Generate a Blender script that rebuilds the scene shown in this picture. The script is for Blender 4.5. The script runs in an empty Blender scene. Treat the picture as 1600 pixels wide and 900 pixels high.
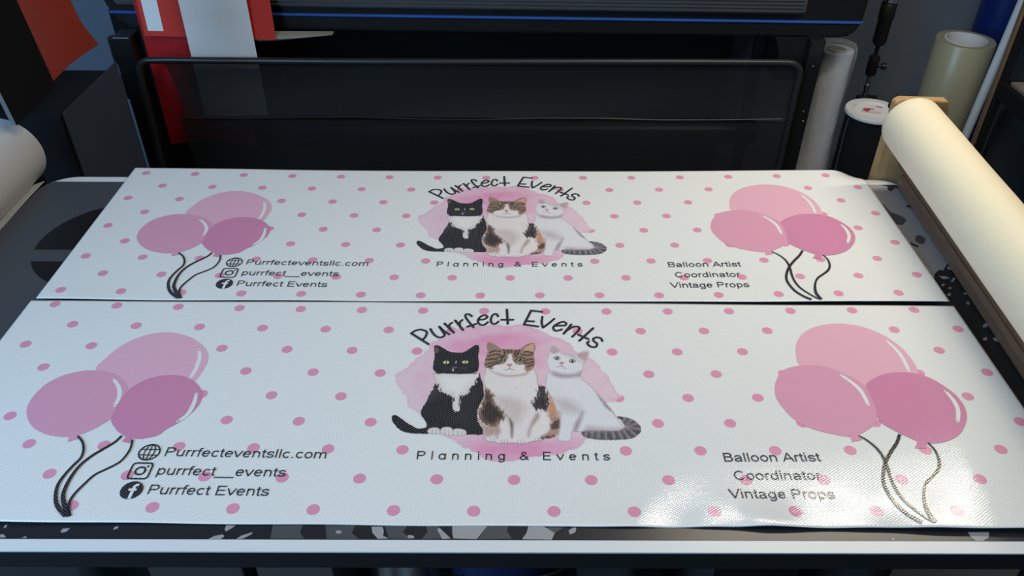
import bpy, bmesh, math, random
import numpy as np
from mathutils import Vector, Matrix
C = bpy.context.scene.collection
SC = bpy.context.scene
random.seed(4)

# ---------------------------------------------------------------- camera
FOC, TH, YA, RO, CX, CY = 1279.92, 0.64435, -0.00334, -0.00545, 0.89627, -1.84265
def cam_ray(px, py):
    xr, yr = (px - 800) / FOC, (py - 450) / FOC
    c, s = math.cos(RO), math.sin(RO)
    x, yc = c * xr - s * yr, s * xr + c * yr
    y = math.cos(TH) - yc * math.sin(TH)
    z = -math.sin(TH) - yc * math.cos(TH)
    c, s = math.cos(YA), math.sin(YA)
    return Vector((c * x - s * y, s * x + c * y, z))
f_ = cam_ray(800, 450)
r_ = (cam_ray(1600, 450) - f_).normalized()
u_ = (cam_ray(800, 0) - f_).normalized()
cd = bpy.data.cameras.new('camera')
cd.sensor_width = 36.0
cd.lens = FOC / 1600 * 36.0
cd.clip_start = 0.02
cam = bpy.data.objects.new('camera', cd)
C.objects.link(cam)
m = Matrix((r_, u_, -f_.normalized())).transposed().to_4x4()
m.translation = Vector((CX, CY, 1.0))
cam.matrix_world = m
SC.camera = cam

# ---------------------------------------------------------------- world, lamps, exposure
SC.view_settings.view_transform = 'Standard'
SC.view_settings.look = 'None'
SC.view_settings.gamma = 1.0
SC.view_settings.use_curve_mapping = False
SC.view_settings.exposure = 0.0
w = bpy.data.worlds.new('world')
SC.world = w
w.use_nodes = True
w.node_tree.nodes['Background'].inputs[0].default_value = (0.55, 0.72, 1.0, 1)
w.node_tree.nodes['Background'].inputs[1].default_value = 0.09

def area(name, loc, target, sx, sy, power, col):
    l = bpy.data.lights.new(name, 'AREA')
    l.shape = 'RECTANGLE'; l.size = sx; l.size_y = sy
    l.energy = power; l.color = col
    o = bpy.data.objects.new(name, l)
    C.objects.link(o)
    o.location = loc
    o.rotation_euler = (Vector(target) - Vector(loc)).to_track_quat('-Z', 'Y').to_euler()
    return o
area('tube_lamp', (2.08, 0.00, 1.42), (2.08, -0.005, 0.0), 1.25, 0.075, 17.0, (1.0, 0.90, 0.72)).rotation_euler = (0, 0, math.radians(7))
area('ceiling_panel', (1.25, -0.85, 2.0), (1.25, -0.75, 0.0), 1.2, 0.6, 13.5, (1.0, 0.92, 0.70))
area('daylight_opening', (-1.25, -2.4, 1.30), (0.1, -0.4, 0.0), 1.6, 2.2, 84.0, (0.42, 0.70, 1.0))

# ---------------------------------------------------------------- helpers
def mat(name, col, rough=0.5, metal=0.0, spec=0.5, noise=0.0, nscale=30.0, bump=0.0, bscale=60.0, coat=0.0, trans=0.0, alpha=1.0, stretch=(1, 1, 1)):
    m = bpy.data.materials.new(name)
    m.use_nodes = True
    nt = m.node_tree; N = nt.nodes; L = nt.links
    b = N['Principled BSDF']
    b.inputs['Base Color'].default_value = (*col, 1)
    b.inputs['Roughness'].default_value = rough
    b.inputs['Metallic'].default_value = metal
    b.inputs['Specular IOR Level'].default_value = spec
    b.inputs['Coat Weight'].default_value = coat
    b.inputs['Transmission Weight'].default_value = trans
    b.inputs['Alpha'].default_value = alpha
    tc = N.new('ShaderNodeTexCoord')
    mp = N.new('ShaderNodeMapping'); mp.inputs['Scale'].default_value = stretch
    L.new(tc.outputs['Object'], mp.inputs['Vector'])
    if noise:
        n = N.new('ShaderNodeTexNoise'); n.inputs['Scale'].default_value = nscale; n.inputs['Detail'].default_value = 5
        L.new(mp.outputs[0], n.inputs['Vector'])
        r = N.new('ShaderNodeMapRange')
        r.inputs['To Min'].default_value = 1 - noise; r.inputs['To Max'].default_value = 1 + noise
        L.new(n.outputs['Fac'], r.inputs['Value'])
        mx = N.new('ShaderNodeMix'); mx.data_type = 'RGBA'; mx.blend_type = 'MULTIPLY'; mx.inputs[0].default_value = 1
        mx.inputs[6].default_value = (*col, 1)
        L.new(r.outputs[0], mx.inputs[7]); L.new(mx.outputs[2], b.inputs['Base Color'])
    if bump:
        n = N.new('ShaderNodeTexNoise'); n.inputs['Scale'].default_value = bscale; n.inputs['Detail'].default_value = 4
        L.new(mp.outputs[0], n.inputs['Vector'])
        bp = N.new('ShaderNodeBump'); bp.inputs['Strength'].default_value = bump; bp.inputs['Distance'].default_value = 0.004
        L.new(n.outputs['Fac'], bp.inputs['Height']); L.new(bp.outputs[0], b.inputs['Normal'])
    return m

def vinyl(name, col=None, attr=None):
    """printed vinyl: embossed weave, slightly glossy"""
    m = bpy.data.materials.new(name)
    m.use_nodes = True
    nt = m.node_tree; N = nt.nodes; L = nt.links
    b = N['Principled BSDF']
    b.inputs['Roughness'].default_value = 0.11
    b.inputs['Specular IOR Level'].default_value = 0.5
    tc = N.new('ShaderNodeTexCoord'); sx = N.new('ShaderNodeSeparateXYZ')
    L.new(tc.outputs['Object'], sx.inputs[0])
    def sn(sock, period):
        a = N.new('ShaderNodeMath'); a.operation = 'MULTIPLY'; a.inputs[1].default_value = 2 * math.pi / period
        L.new(sock, a.inputs[0])
        s = N.new('ShaderNodeMath'); s.operation = 'SINE'; L.new(a.outputs[0], s.inputs[0])
        return s.outputs[0]
    p = N.new('ShaderNodeMath'); p.operation = 'MULTIPLY'
    L.new(sn(sx.outputs['X'], 0.0064), p.inputs[0]); L.new(sn(sx.outputs['Y'], 0.0044), p.inputs[1])
    mr = N.new('ShaderNodeMapRange'); mr.interpolation_type = 'SMOOTHSTEP'
    mr.inputs['From Min'].default_value = 0.15; mr.inputs['From Max'].default_value = 0.85
    L.new(p.outputs[0], mr.inputs['Value'])
    mx = N.new('ShaderNodeMix'); mx.data_type = 'RGBA'
    mf = N.new('ShaderNodeMath'); mf.operation = 'MULTIPLY'; mf.inputs[1].default_value = 0.42
    L.new(mr.outputs[0], mf.inputs[0]); L.new(mf.outputs[0], mx.inputs[0])
    mx.inputs[7].default_value = (0.30, 0.31, 0.33, 1)  # dots mixed towards grey: emboss self-shade put into colour, pale specks on dark ink
    if attr:
        at = N.new('ShaderNodeAttribute'); at.attribute_name = attr
        L.new(at.outputs['Color'], mx.inputs[6])
    else:
        mx.inputs[6].default_value = (*col, 1)
    L.new(mx.outputs[2], b.inputs['Base Color'])
    bp = N.new('ShaderNodeBump'); bp.inputs['Strength'].default_value = 0.15; bp.inputs['Distance'].default_value = 0.00022
    L.new(p.outputs[0], bp.inputs['Height']); L.new(bp.outputs[0], b.inputs['Normal'])
    return m

def link(name, me, parent=None, smooth=False):
    o = bpy.data.objects.new(name, me)
    C.objects.link(o)
    if parent is not None: o.parent = parent
    if smooth:
        for p in me.polygons: p.use_smooth = True
    return o
def tag(o, label, cat, group=None):
    o['label'] = label; o['category'] = cat
    if group: o['group'] = group
    return o
def thing(name, label, cat, loc=(0, 0, 0), rz=0.0, group=None):
    o = bpy.data.objects.new(name, None); C.objects.link(o)
    o.empty_display_size = 0.05
    o.location = loc; o.rotation_euler = (0, 0, rz)
    return tag(o, label, cat, group)

class MB:
    """collects shapes into one mesh"""
    def __init__(s): s.bm = bmesh.new()
    def box(s, x0, x1, y0, y1, z0, z1, bev=0.0, seg=2):
        t = bmesh.new()
        bmesh.ops.create_cube(t, size=1.0)
        for v in t.verts:
            v.co = Vector((x0 + (v.co.x + .5) * (x1 - x0), y0 + (v.co.y + .5) * (y1 - y0), z0 + (v.co.z + .5) * (z1 - z0)))
        if bev: bmesh.ops.bevel(t, geom=t.edges[:], offset=bev, segments=seg, affect='EDGES', profile=0.6)
        s.add(t); return s
    def add(s, t, M=None):
        if M is not None: bmesh.ops.transform(t, matrix=M, verts=t.verts)
        me = bpy.data.meshes.new('tmp'); t.to_mesh(me); t.free(); s.bm.from_mesh(me); bpy.data.meshes.remove(me)
    def lathe(s, prof, a=(0, 0, 0), b=(0, 0, 1), seg=48, jit=None):
        """prof = [(radius, distance along a->b)]"""
        a = Vector(a); d = (Vector(b) - a).normalized()
        M = d.to_track_quat('Z', 'Y').to_matrix()
        rings = []
        for r, h in prof:
            rings.append([s.bm.verts.new(a + M @ Vector((r * (1 + (jit(i / seg, h) if jit else 0)) * math.cos(2 * math.pi * i / seg), r * (1 + (jit(i / seg, h) if jit else 0)) * math.sin(2 * math.pi * i / seg), h))) for i in range(seg)])
        for p, q in zip(rings, rings[1:]):
            for i in range(seg):
                s.bm.faces.new((p[i], p[(i + 1) % seg], q[(i + 1) % seg], q[i]))
        if abs(prof[0][0] - prof[-1][0]) + abs(prof[0][1] - prof[-1][1]) < 1e-9: return s
        for rg, rv in ((rings[0], True), (rings[-1], False)):
            if prof[0 if rv else -1][0] > 1e-6:
                s.bm.faces.new(rg[::-1] if rv else rg)
        return s
    def tube(s, pts, r, seg=12):
        pts = [Vector(p) for p in pts]
        prev = None; up = None
        for i, p in enumerate(pts):
            d = (pts[min(i + 1, len(pts) - 1)] - pts[max(i - 1, 0)]).normalized()
            if up is None:
                up = d.orthogonal().normalized()
            else:
                up = (up - d * up.dot(d)).normalized()
            q = d.cross(up)
            ring = [s.bm.verts.new(p + r * (math.cos(2 * math.pi * k / seg) * up + math.sin(2 * math.pi * k / seg) * q)) for k in range(seg)]
            if prev:
                for k in range(seg): s.bm.faces.new((prev[k], prev[(k + 1) % seg], ring[(k + 1) % seg], ring[k]))
            else: s.bm.faces.new(ring[::-1])
            prev = ring
        s.bm.faces.new(prev); return s
    def prism(s, poly, axis, a0, a1, bev=0.0):
        """extrude a 2D polygon along axis ('x','y','z')"""
        t = bmesh.new()
        def P(u, v, w): return {'x': (w, u, v), 'y': (u, w, v), 'z': (u, v, w)}[axis]
        A = [t.verts.new(P(u, v, a0)) for u, v in poly]; B = [t.verts.new(P(u, v, a1)) for u, v in poly]
        t.faces.new(A); t.faces.new(B[::-1])
        n = len(poly)
        for i in range(n): t.faces.new((A[i], B[i], B[(i + 1) % n], A[(i + 1) % n]))
        bmesh.ops.recalc_face_normals(t, faces=t.faces)
        if bev: bmesh.ops.bevel(t, geom=t.edges[:], offset=bev, segments=2, affect='EDGES')
        s.add(t); return s
    def grid(s, fn, nu, nv, thick=0.0):
        """sheet surface fn(u,v)->point, closed with a thickness along its normal"""
        P = [[Vector(fn(i / nu, j / nv)) for j in range(nv + 1)] for i in range(nu + 1)]
        V = [[s.bm.verts.new(p) for p in r] for r in P]
        for i in range(nu):
            for j in range(nv): s.bm.faces.new((V[i][j], V[i + 1][j], V[i + 1][j + 1], V[i][j + 1]))
        if thick:
            W = []
            for i in range(nu + 1):
                r = []
                for j in range(nv + 1):
                    du = P[min(i + 1, nu)][j] - P[max(i - 1, 0)][j]; dv = P[i][min(j + 1, nv)] - P[i][max(j - 1, 0)]
                    r.append(s.bm.verts.new(P[i][j] - du.cross(dv).normalized() * thick))
                W.append(r)
            for i in range(nu):
                for j in range(nv): s.bm.faces.new((W[i][j], W[i][j + 1], W[i + 1][j + 1], W[i + 1][j]))
            for i in range(nu):
                s.bm.faces.new((V[i][0], W[i][0], W[i + 1][0], V[i + 1][0])); s.bm.faces.new((V[i][nv], V[i + 1][nv], W[i + 1][nv], W[i][nv]))
            for j in range(nv):
                s.bm.faces.new((V[0][j], V[0][j + 1], W[0][j + 1], W[0][j])); s.bm.faces.new((V[nu][j], W[nu][j], W[nu][j + 1], V[nu][j + 1]))
        return s
    def obj(s, name, material, parent=None, smooth=False, angle=40):
        me = bpy.data.meshes.new(name)
        bmesh.ops.recalc_face_normals(s.bm, faces=s.bm.faces)
        if smooth:
            for f in s.bm.faces: f.smooth = True
            for e in s.bm.edges:
                if len(e.link_faces) == 2 and e.calc_face_angle(0) > math.radians(angle): e.smooth = False
        s.bm.to_mesh(me); s.bm.free()
        for mm in (material if isinstance(material, (list, tuple)) else [material]): me.materials.append(mm)
        return link(name, me, parent)

def catmull(P, closed=True, n=6):
    P = [np.array(p, float) for p in P]
    out = []; N = len(P)
    for i in range(N if closed else N - 1):
        g = (lambda k: P[k % N]) if closed else (lambda k: P[min(max(k, 0), N - 1)])
        p0, p1, p2, p3 = g(i - 1), g(i), g(i + 1), g(i + 2)
        for k in range(n):
            t = k / n
            out.append(.5 * (2 * p1 + (p2 - p0) * t + (2 * p0 - 5 * p1 + 4 * p2 - p3) * t * t + (3 * p1 - p0 - 3 * p2 + p3) * t ** 3))
    if not closed: out.append(P[-1])
    return np.array(out)
ART = {'balloons_l':[[(1537,-2423),(1595,-2116),(1741,-1777),(1996,-1515),(2308,-1386),(2595,-1385),(2921,-1505),(3200,-1715),(3374,-1941),(3441,-2199),(3421,-2436),(3380,-2667),(3241,-2926),(2999,-3058),(2674,-3066),(2279,-2889),(1842,-2677)],[(822,-3484),(770,-3306),(773,-3061),(853,-2806),(1030,-2605),(1290,-2481),(1551,-2456),(1844,-2514),(2078,-2654),(2244,-2826),(2326,-3014),(2354,-3259),(2319,-3500),(2250,-3648),(2111,-3824),(1956,-3953),(1898,-3977),(1737,-4031),(1549,-4019),(1342,-3968),(1122,-3852),(950,-3685)],[(2291,-3647),(2265,-3472),(2267,-3201),(2303,-2951),(2365,-2823),(2527,-2657),(2759,-2553),(3049,-2545),(3309,-2653),(3496,-2825),(3598,-3012),(3621,-3227),(3558,-3439),(3433,-3647),(3261,-3824),(3179,-3952),(2986,-4031),(2842,-4040),(2723,-4018),(2609,-3959),(2573,-3939),(2453,-3844)]],'knots_l':[[(1767,-3993),(1783,-4135),(1921,-4075),(1879,-3978)],[(2673,-3982),(2647,-4106),(2787,-4139),(2769,-4017)]],'shine_l':[[(3186,-1858),(3262,-2066),(3288,-2372),(3260,-2605)],[(1952,-2674),(2114,-2862),(2209,-3079),(2222,-3308)],[(3495,-2998),(3525,-3199),(3504,-3470),(3400,-3642)]],'string_l':[[(1902,-4009),(2028,-4134),(2116,-4300),(2141,-4465),(2087,-4629),(2035,-4834),(2028,-5032),(2107,-5266),(2223,-5431),(2393,-5571)],[(2600,-3984),(2543,-4120),(2420,-4269),(2299,-4414),(2207,-4580),(2162,-4763),(2154,-4986),(2189,-5201),(2296,-5388),(2435,-5570)],[(2805,-4065),(2841,-4258),(2814,-4449),(2753,-4566),(2622,-4684),(2493,-4800),(2411,-4979),(2348,-5154),(2335,-5303),(2377,-5448),(2453,-5573)]],'balloons_r':[[(14086,-2146),(14098,-1909),(14174,-1627),(14348,-1337),(14613,-1126),(14920,-1021),(15202,-1003),(15511,-1073),(15781,-1250),(15988,-1506),(16114,-1815),(16152,-2132),(16126,-2400),(16014,-2622),(15783,-2766),(15394,-2797),(15031,-2756),(14595,-2531),(14255,-2377)],[(13478,-2851),(13577,-2559),(13754,-2316),(13992,-2203),(14289,-2167),(14558,-2227),(14815,-2402),(15042,-2647),(15120,-2937),(15110,-3217),(15046,-3421),(14957,-3587),(14799,-3733),(14537,-3875),(14367,-3890),(14084,-3808),(13831,-3693),(13641,-3510),(13532,-3273),(13475,-3064)],[(15105,-2684),(15282,-2539),(15532,-2411),(15801,-2377),(16046,-2407),(16260,-2515),(16430,-2720),(16549,-2974),(16572,-3236),(16511,-3472),(16371,-3701),(16183,-3892),(15946,-4009),(15719,-4051),(15522,-4017),(15338,-3882),(15161,-3720),(15034,-3538),(15085,-3217),(15094,-2865)]],'knots_r':[[(14448,-3858),(14435,-4007),(14600,-3971),(14601,-3828)],[(15495,-3995),(15389,-4150),(15574,-4151),(15629,-4012)]],'shine_r':[[(15887,-1525),(15971,-1773),(15999,-2052),(15981,-2341)],[(14752,-2439),(14890,-2645),(14969,-2864),(14980,-3164)],[(16408,-2865),(16450,-3060),(16434,-3302),(16320,-3569)]],'string_r':[[(14581,-3880),(14690,-3991),(14782,-4160),(14815,-4337),(14807,-4568),(14784,-4749),(14782,-4949),(14825,-5168),(14934,-5373),(15053,-5533),(15138,-5586)],[(15253,-3858),(15141,-4037),(14961,-4247),(14811,-4453),(14697,-4679),(14637,-4880),(14643,-5077),(14700,-5294),(14805,-5465),(14941,-5588)],[(15638,-4037),(15688,-4205),(15668,-4403),(15598,-4563),(15472,-4696),(15294,-4849),(15197,-5001),(15127,-5195),(15096,-5387),(15132,-5586)]],'title':[[(7017,-1298),(7371,-1606)],[(7017,-1298),(7086,-1217),(7186,-1185),(7280,-1224),(7310,-1293),(7284,-1413),(7245,-1472)],[(7365,-1162),(7428,-1292),(7499,-1380),(7578,-1409),(7639,-1368),(7633,-1289),(7528,-1089)],[(7528,-1089),(7628,-1219),(7738,-1318)],[(7625,-996),(7818,-1267)],[(7732,-1137),(7719,-1036),(7767,-970)],[(7822,-901),(7988,-1189)],[(7923,-1064),(7910,-962),(7958,-885)],[(8137,-772),(8081,-710),(8022,-710),(8012,-774),(8064,-898),(8135,-1021),(8184,-1106)],[(8067,-1087),(8226,-1003)],[(8273,-875),(8364,-864),(8435,-800),(8407,-738),(8334,-749),(8272,-844),(8262,-937),(8304,-1019),(8383,-1028),(8452,-946)],[(8645,-767),(8610,-693),(8551,-715),(8514,-810),(8510,-914),(8538,-986),(8604,-991),(8654,-923)],[(8814,-553),(8835,-993)],[(8713,-871),(8937,-869)],[(9501,-623),(9289,-582)],[(9289,-582),(9146,-1011)],[(9146,-1011),(9419,-1071)],[(9225,-908),(9337,-917)],[(9504,-771),(9486,-947),(9506,-1101)],[(9506,-1101),(9630,-967),(9732,-832)],[(9764,-1048),(9836,-1038),(9927,-1037),(9956,-976),(9906,-925),(9826,-956),(9732,-1038),(9703,-1120),(9739,-1190),(9817,-1180),(9863,-1149)],[(10052,-1006),(9896,-1279)],[(9938,-1209),(10067,-1088),(10159,-1067),(10202,-1107),(10164,-1208),(10052,-1368)],[(10461,-1117),(10180,-1481)],[(10171,-1308),(10348,-1435)],[(10605,-1493),(10585,-1415),(10511,-1386),(10444,-1425),(10451,-1503),(10498,-1561),(10485,-1638),(10427,-1667),(10354,-1629),(10322,-1543),(10356,-1504)]],'blob':[(6933,-2304),(7145,-2033),(7307,-1802),(7437,-1518),(7698,-1223),(7944,-1081),(8293,-1022),(8645,-1004),(8933,-1011),(9120,-971),(9354,-1071),(9569,-1251),(9882,-1447),(10065,-1601),(10128,-1764),(10442,-2028),(10555,-2254),(10662,-2506),(10743,-2780),(10833,-2929),(10803,-3018),(10651,-3091),(10523,-3135),(10245,-3696),(10113,-4027),(9833,-4206),(9508,-4296),(9241,-4332),(8922,-4421),(8578,-4424),(8333,-4252),(8026,-4042),(7768,-3862),(7588,-3678),(7401,-3452),(7156,-3260),(7068,-2980),(6924,-2734),(6859,-2436)],'cat':{'B':{'head':[(7474,-1702),(7483,-1644),(7530,-1617),(7601,-1657),(7696,-1733),(7778,-1800),(7902,-1822),(8034,-1807),(8120,-1729),(8205,-1636),(8271,-1601),(8313,-1642),(8322,-1760),(8306,-1944),(8329,-2075),(8329,-2236),(8310,-2326),(8269,-2364),(8151,-2397),(7850,-2400),(7612,-2381),(7532,-2334),(7500,-2261),(7497,-2117),(7508,-1953)],'body':[(7564,-2372),(7580,-2528),(7563,-2712),(7505,-2894),(7450,-3100),(7396,-3302),(7397,-3415),(7458,-3526),(7508,-3635),(7532,-3798),(7684,-3836),(8518,-3841),(8571,-3597),(8478,-3205),(8432,-2733),(8370,-2488),(8301,-2364)],'tail':[(6930,-3427),(7002,-3434),(7114,-3530),(7247,-3639),(7375,-3719),(7474,-3704),(7543,-3690),(7556,-3838),(7407,-3839),(7227,-3828),(7081,-3763),(6963,-3615),(6913,-3505)],'chest':[(7566,-2397),(7572,-2559),(7637,-2712),(7689,-2832),(7799,-2905),(7874,-2934),(7921,-3022),(7917,-3211),(7950,-3310),(8002,-3324),(8033,-3267),(8031,-3006),(8072,-2932),(8155,-2901),(8180,-2781),(8260,-2674),(8306,-2489),(8306,-2382)],'paws':[[(7543,-3811),(7556,-3730),(7614,-3702),(7694,-3701),(7741,-3742),(7754,-3835),(7666,-3850)],[(7759,-3849),(7756,-3728),(7832,-3681),(7924,-3699),(7962,-3766),(7964,-3868),(7866,-3882)],[(7964,-3860),(7966,-3739),(8055,-3717),(8156,-3751),(8188,-3818),(8143,-3879),(8044,-3880)]],'eyes':[(7732,-2098),(8075,-2087)],'nose':[[(7908,-2040),(7894,-2128),(7923,-2112)],[(7849,-2209),(7936,-2215),(7928,-2256),(7862,-2248)],[(7855,-2267),(7881,-2273),(7878,-2330),(7858,-2324)]],'ear':[(7500,-1685),(7556,-1718),(7567,-1802),(7530,-1846),(7503,-1786)]},'C':{'out':[(8450,-1562),(8501,-1525),(8562,-1553),(8647,-1632),(8743,-1718),(8909,-1731),(9063,-1719),(9170,-1599),(9290,-1536),(9349,-1562),(9354,-1699),(9328,-1841),(9336,-2051),(9322,-2222),(9348,-2323),(9379,-2456),(9391,-2646),(9476,-2691),(9540,-2780),(9602,-2938),(9661,-3154),(9718,-3365),(9730,-3600),(9689,-3816),(9602,-3909),(9444,-3943),(9401,-3985),(9276,-4000),(9193,-4034),(9089,-4057),(8964,-4035),(8923,-4036),(8736,-4045),(8632,-4019),(8527,-4000),(8461,-3895),(8446,-3754),(8366,-3581),(8336,-3375),(8362,-3194),(8431,-2978),(8457,-2756),(8425,-2660),(8410,-2497),(8444,-2364),(8441,-2246),(8421,-2144),(8433,-1989),(8474,-1813),(8446,-1670)],'headbrown':[(8450,-1562),(8501,-1525),(8647,-1632),(8743,-1718),(8909,-1731),(9063,-1719),(9170,-1599),(9290,-1536),(9356,-1591),(9328,-1841),(9336,-2051),(9322,-2222),(9256,-2297),(9164,-2325),(9143,-2172),(9004,-2139),(8946,-2054),(8915,-1880),(8863,-1880),(8830,-2055),(8738,-2142),(8600,-2177),(8579,-2279),(8452,-2229),(8421,-2144),(8433,-1989),(8462,-1813)],'lpatch':[(8446,-2756),(8537,-2819),(8607,-2945),(8621,-3100),(8744,-3252),(8822,-3401),(8813,-3519),(8738,-3534),(8697,-3636),(8581,-3666),(8473,-3609),(8372,-3464),(8360,-3315),(8413,-3102),(8430,-2947)],'lhaunch':[(8363,-3523),(8473,-3609),(8581,-3652),(8697,-3636),(8722,-3808),(8566,-3894),(8461,-3867),(8435,-3725)],'rpatch':[(9387,-2646),(9464,-2691),(9528,-2812),(9560,-3031),(9539,-3216),(9482,-3307),(9396,-3277),(9374,-3292),(9309,-3272),(9263,-3156),(9291,-3064),(9364,-2908)],'orange':[(9519,-2748),(9582,-2891),(9651,-3123),(9708,-3350),(9713,-3484),(9626,-3513),(9544,-3396),(9523,-3216),(9560,-3031)],'rhaunch':[(9544,-3396),(9714,-3454),(9730,-3600),(9689,-3816),(9602,-3909),(9444,-3938),(9426,-3831),(9534,-3745),(9570,-3601)],'spots':[[(9602,-3601),(9724,-3484),(9724,-3629),(9661,-3716),(9577,-3717)],[(9424,-3902),(9551,-3873),(9657,-3830),(9602,-3915),(9444,-3943)]],'belly':[(8629,-2976),(8983,-3004),(9158,-3218),(9091,-3458),(8963,-3634),(8855,-3460),(8744,-3221)],'gap':[(8876,-3460),(8952,-3605),(8943,-3891),(8918,-3891),(8904,-3692)],'gap2':[(9351,-3337),(9240,-3603),(9184,-3833),(9215,-3889),(9260,-3690),(9392,-3456)],'gap3':[(8697,-3607),(8680,-3808),(8671,-3921),(8703,-3921),(8727,-3751)],'thigh':[(9346,-3632),(9413,-3485),(9520,-3485),(9548,-3630),(9511,-3802),(9383,-3860),(9279,-3832)],'chin':[(8523,-2296),(8639,-2362),(8776,-2411),(8913,-2420),(9095,-2392),(9210,-2324),(9187,-2408),(8914,-2476),(8686,-2428)],'eyes':[(8724,-2011),(9069,-2008)],'nose':[(8819,-2131),(8935,-2130),(8880,-2205)],'mouth':[[(8880,-2205),(8880,-2266)],[(8779,-2287),(8832,-2280),(8880,-2259),(8924,-2279),(8977,-2292)]],'ears':[[(8480,-1605),(8527,-1579),(8661,-1722),(8508,-1777)],[(9133,-1743),(9277,-1584),(9331,-1627),(9298,-1806)]],'stripes':[[(8510,-1830),(8603,-1776),(8697,-1793)],[(8489,-1936),(8570,-1883),(8687,-1882),(8747,-1934)],[(8445,-2024),(8538,-2005),(8631,-2005)],[(8449,-2144),(8541,-2109),(8644,-2074)],[(8497,-2212),(8588,-2160),(8702,-2083)],[(8772,-1739),(8792,-1845),(8775,-1934)],[(8838,-1739),(8851,-1827)],[(8909,-1738),(8905,-1809)],[(8992,-1737),(8969,-1879)],[(9051,-1755),(9015,-1879),(8980,-1932)],[(9098,-1878),(9191,-1895),(9285,-1877)],[(9132,-2052),(9213,-2017),(9307,-1999)],[(9143,-2104),(9224,-2103),(9317,-2068)],[(9188,-2206),(9258,-2172),(9321,-2147)],[(9145,-1807),(9216,-1789),(9309,-1842)]],'eyeline':[[(8630,-1970),(8688,-1945),(8759,-1969),(8795,-2055)],[(8969,-2071),(9004,-1984),(9074,-1942),(9155,-1983)]],'toes':[[(8588,-3922),(8590,-4000)],[(8640,-3921),(8652,-4005)],[(8756,-3962),(8757,-4026)],[(8802,-3962),(8807,-4037)],[(8856,-3961),(8861,-4031)],[(9027,-3974),(9027,-4043)],[(9079,-3979),(9081,-4051)],[(9131,-3973),(9135,-4042)],[(9309,-3930),(9308,-3989)],[(9357,-3916),(9360,-3983)]]},'W':{'out':[(9596,-1834),(9617,-1716),(9642,-1631),(9700,-1597),(9764,-1681),(9826,-1799),(9925,-1825),(10088,-1871),(10170,-1798),(10285,-1747),(10338,-1780),(10317,-1930),(10264,-2062),(10231,-2094),(10212,-2255),(10161,-2382),(10159,-2507),(10269,-2630),(10382,-2811),(10491,-3019),(10597,-3221),(10681,-3419),(10746,-3585),(10786,-3681),(10669,-3749),(10470,-3749),(10192,-3737),(10070,-3783),(9950,-3783),(9919,-3818),(9890,-3977),(9742,-3991),(9675,-3944),(9670,-3833),(9719,-3589),(9612,-3197),(9501,-2725),(9516,-2572),(9542,-2385),(9588,-2290),(9543,-2114),(9562,-1934)],'back':[(10258,-2624),(10382,-2811),(10501,-3019),(10608,-3221),(10681,-3419),(10590,-3307),(10515,-3221),(10455,-3077),(10363,-2782)],'tail':[(10691,-3425),(10821,-3441),(10956,-3502),(11044,-3612),(11065,-3734),(10995,-3855),(10848,-3934),(10570,-3961),(10296,-3949),(10122,-3897),(10071,-3818),(10087,-3764),(10193,-3729),(10471,-3741),(10671,-3727),(10797,-3672),(10769,-3558)],'tailpath':[(10107,-3818),(10244,-3844),(10421,-3856),(10620,-3850),(10782,-3815),(10910,-3734),(10922,-3626),(10832,-3530),(10716,-3475)],'chin':[(9641,-2322),(9833,-2384),(10027,-2383),(10160,-2319),(10131,-2445),(9850,-2493),(9659,-2432)],'headgrey':[(9826,-1806),(9924,-1832),(10077,-1871),(10114,-1997),(10218,-2094),(10132,-2062),(10006,-1964),(9834,-1866)],'chestsh':[(9639,-3022),(9847,-3021),(10027,-3137),(10119,-3308),(10034,-3365),(9772,-3310),(9694,-3196)],'legsh':[(10130,-3308),(10085,-3532),(9990,-3783),(9940,-3783),(9981,-3588),(10072,-3421)],'leg2':[(9700,-3310),(9759,-3367),(9740,-3589),(9700,-3833),(9670,-3833),(9717,-3562)],'rump':[(10199,-3642),(10476,-3681),(10676,-3681),(10733,-3708),(10470,-3749),(10152,-3740)],'eyes':[(9742,-1966),(10015,-2046)],'nose':[(9777,-2070),(9873,-2083),(9818,-2141)],'mouth':[[(9818,-2141),(9816,-2174)],[(9710,-2213),(9765,-2200),(9817,-2167),(9851,-2225),(9900,-2257)]],'ears':[[(9627,-1767),(9653,-1648),(9709,-1638),(9793,-1783),(9679,-1850)],[(10109,-1898),(10192,-1814),(10315,-1790),(10299,-1930),(10232,-2045)]]}}}
# ================================================================ the two printed banners
# artwork outlines in 0.1 mm on the banner itself (x to the right, y towards the far edge)
def art(P): return np.array(P, float) * 1e-4
INK = (0.022, 0.020, 0.026)
WHITE = (0.84, 0.84, 0.84)
M_SHEET = vinyl('white_embossed_vinyl', WHITE)
M_DOT = vinyl('pink_dot_ink', (0.80, 0.32, 0.48))
M_INK = vinyl('black_ink', INK)
M_BB = vinyl('pale_pink_ink', (0.83, 0.45, 0.58))
M_BL = vinyl('rose_pink_ink', (0.76, 0.35, 0.50))
M_BR = vinyl('deep_pink_ink', (0.68, 0.25, 0.42))
M_PAINT = vinyl('painted_ink', attr='ink')

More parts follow.
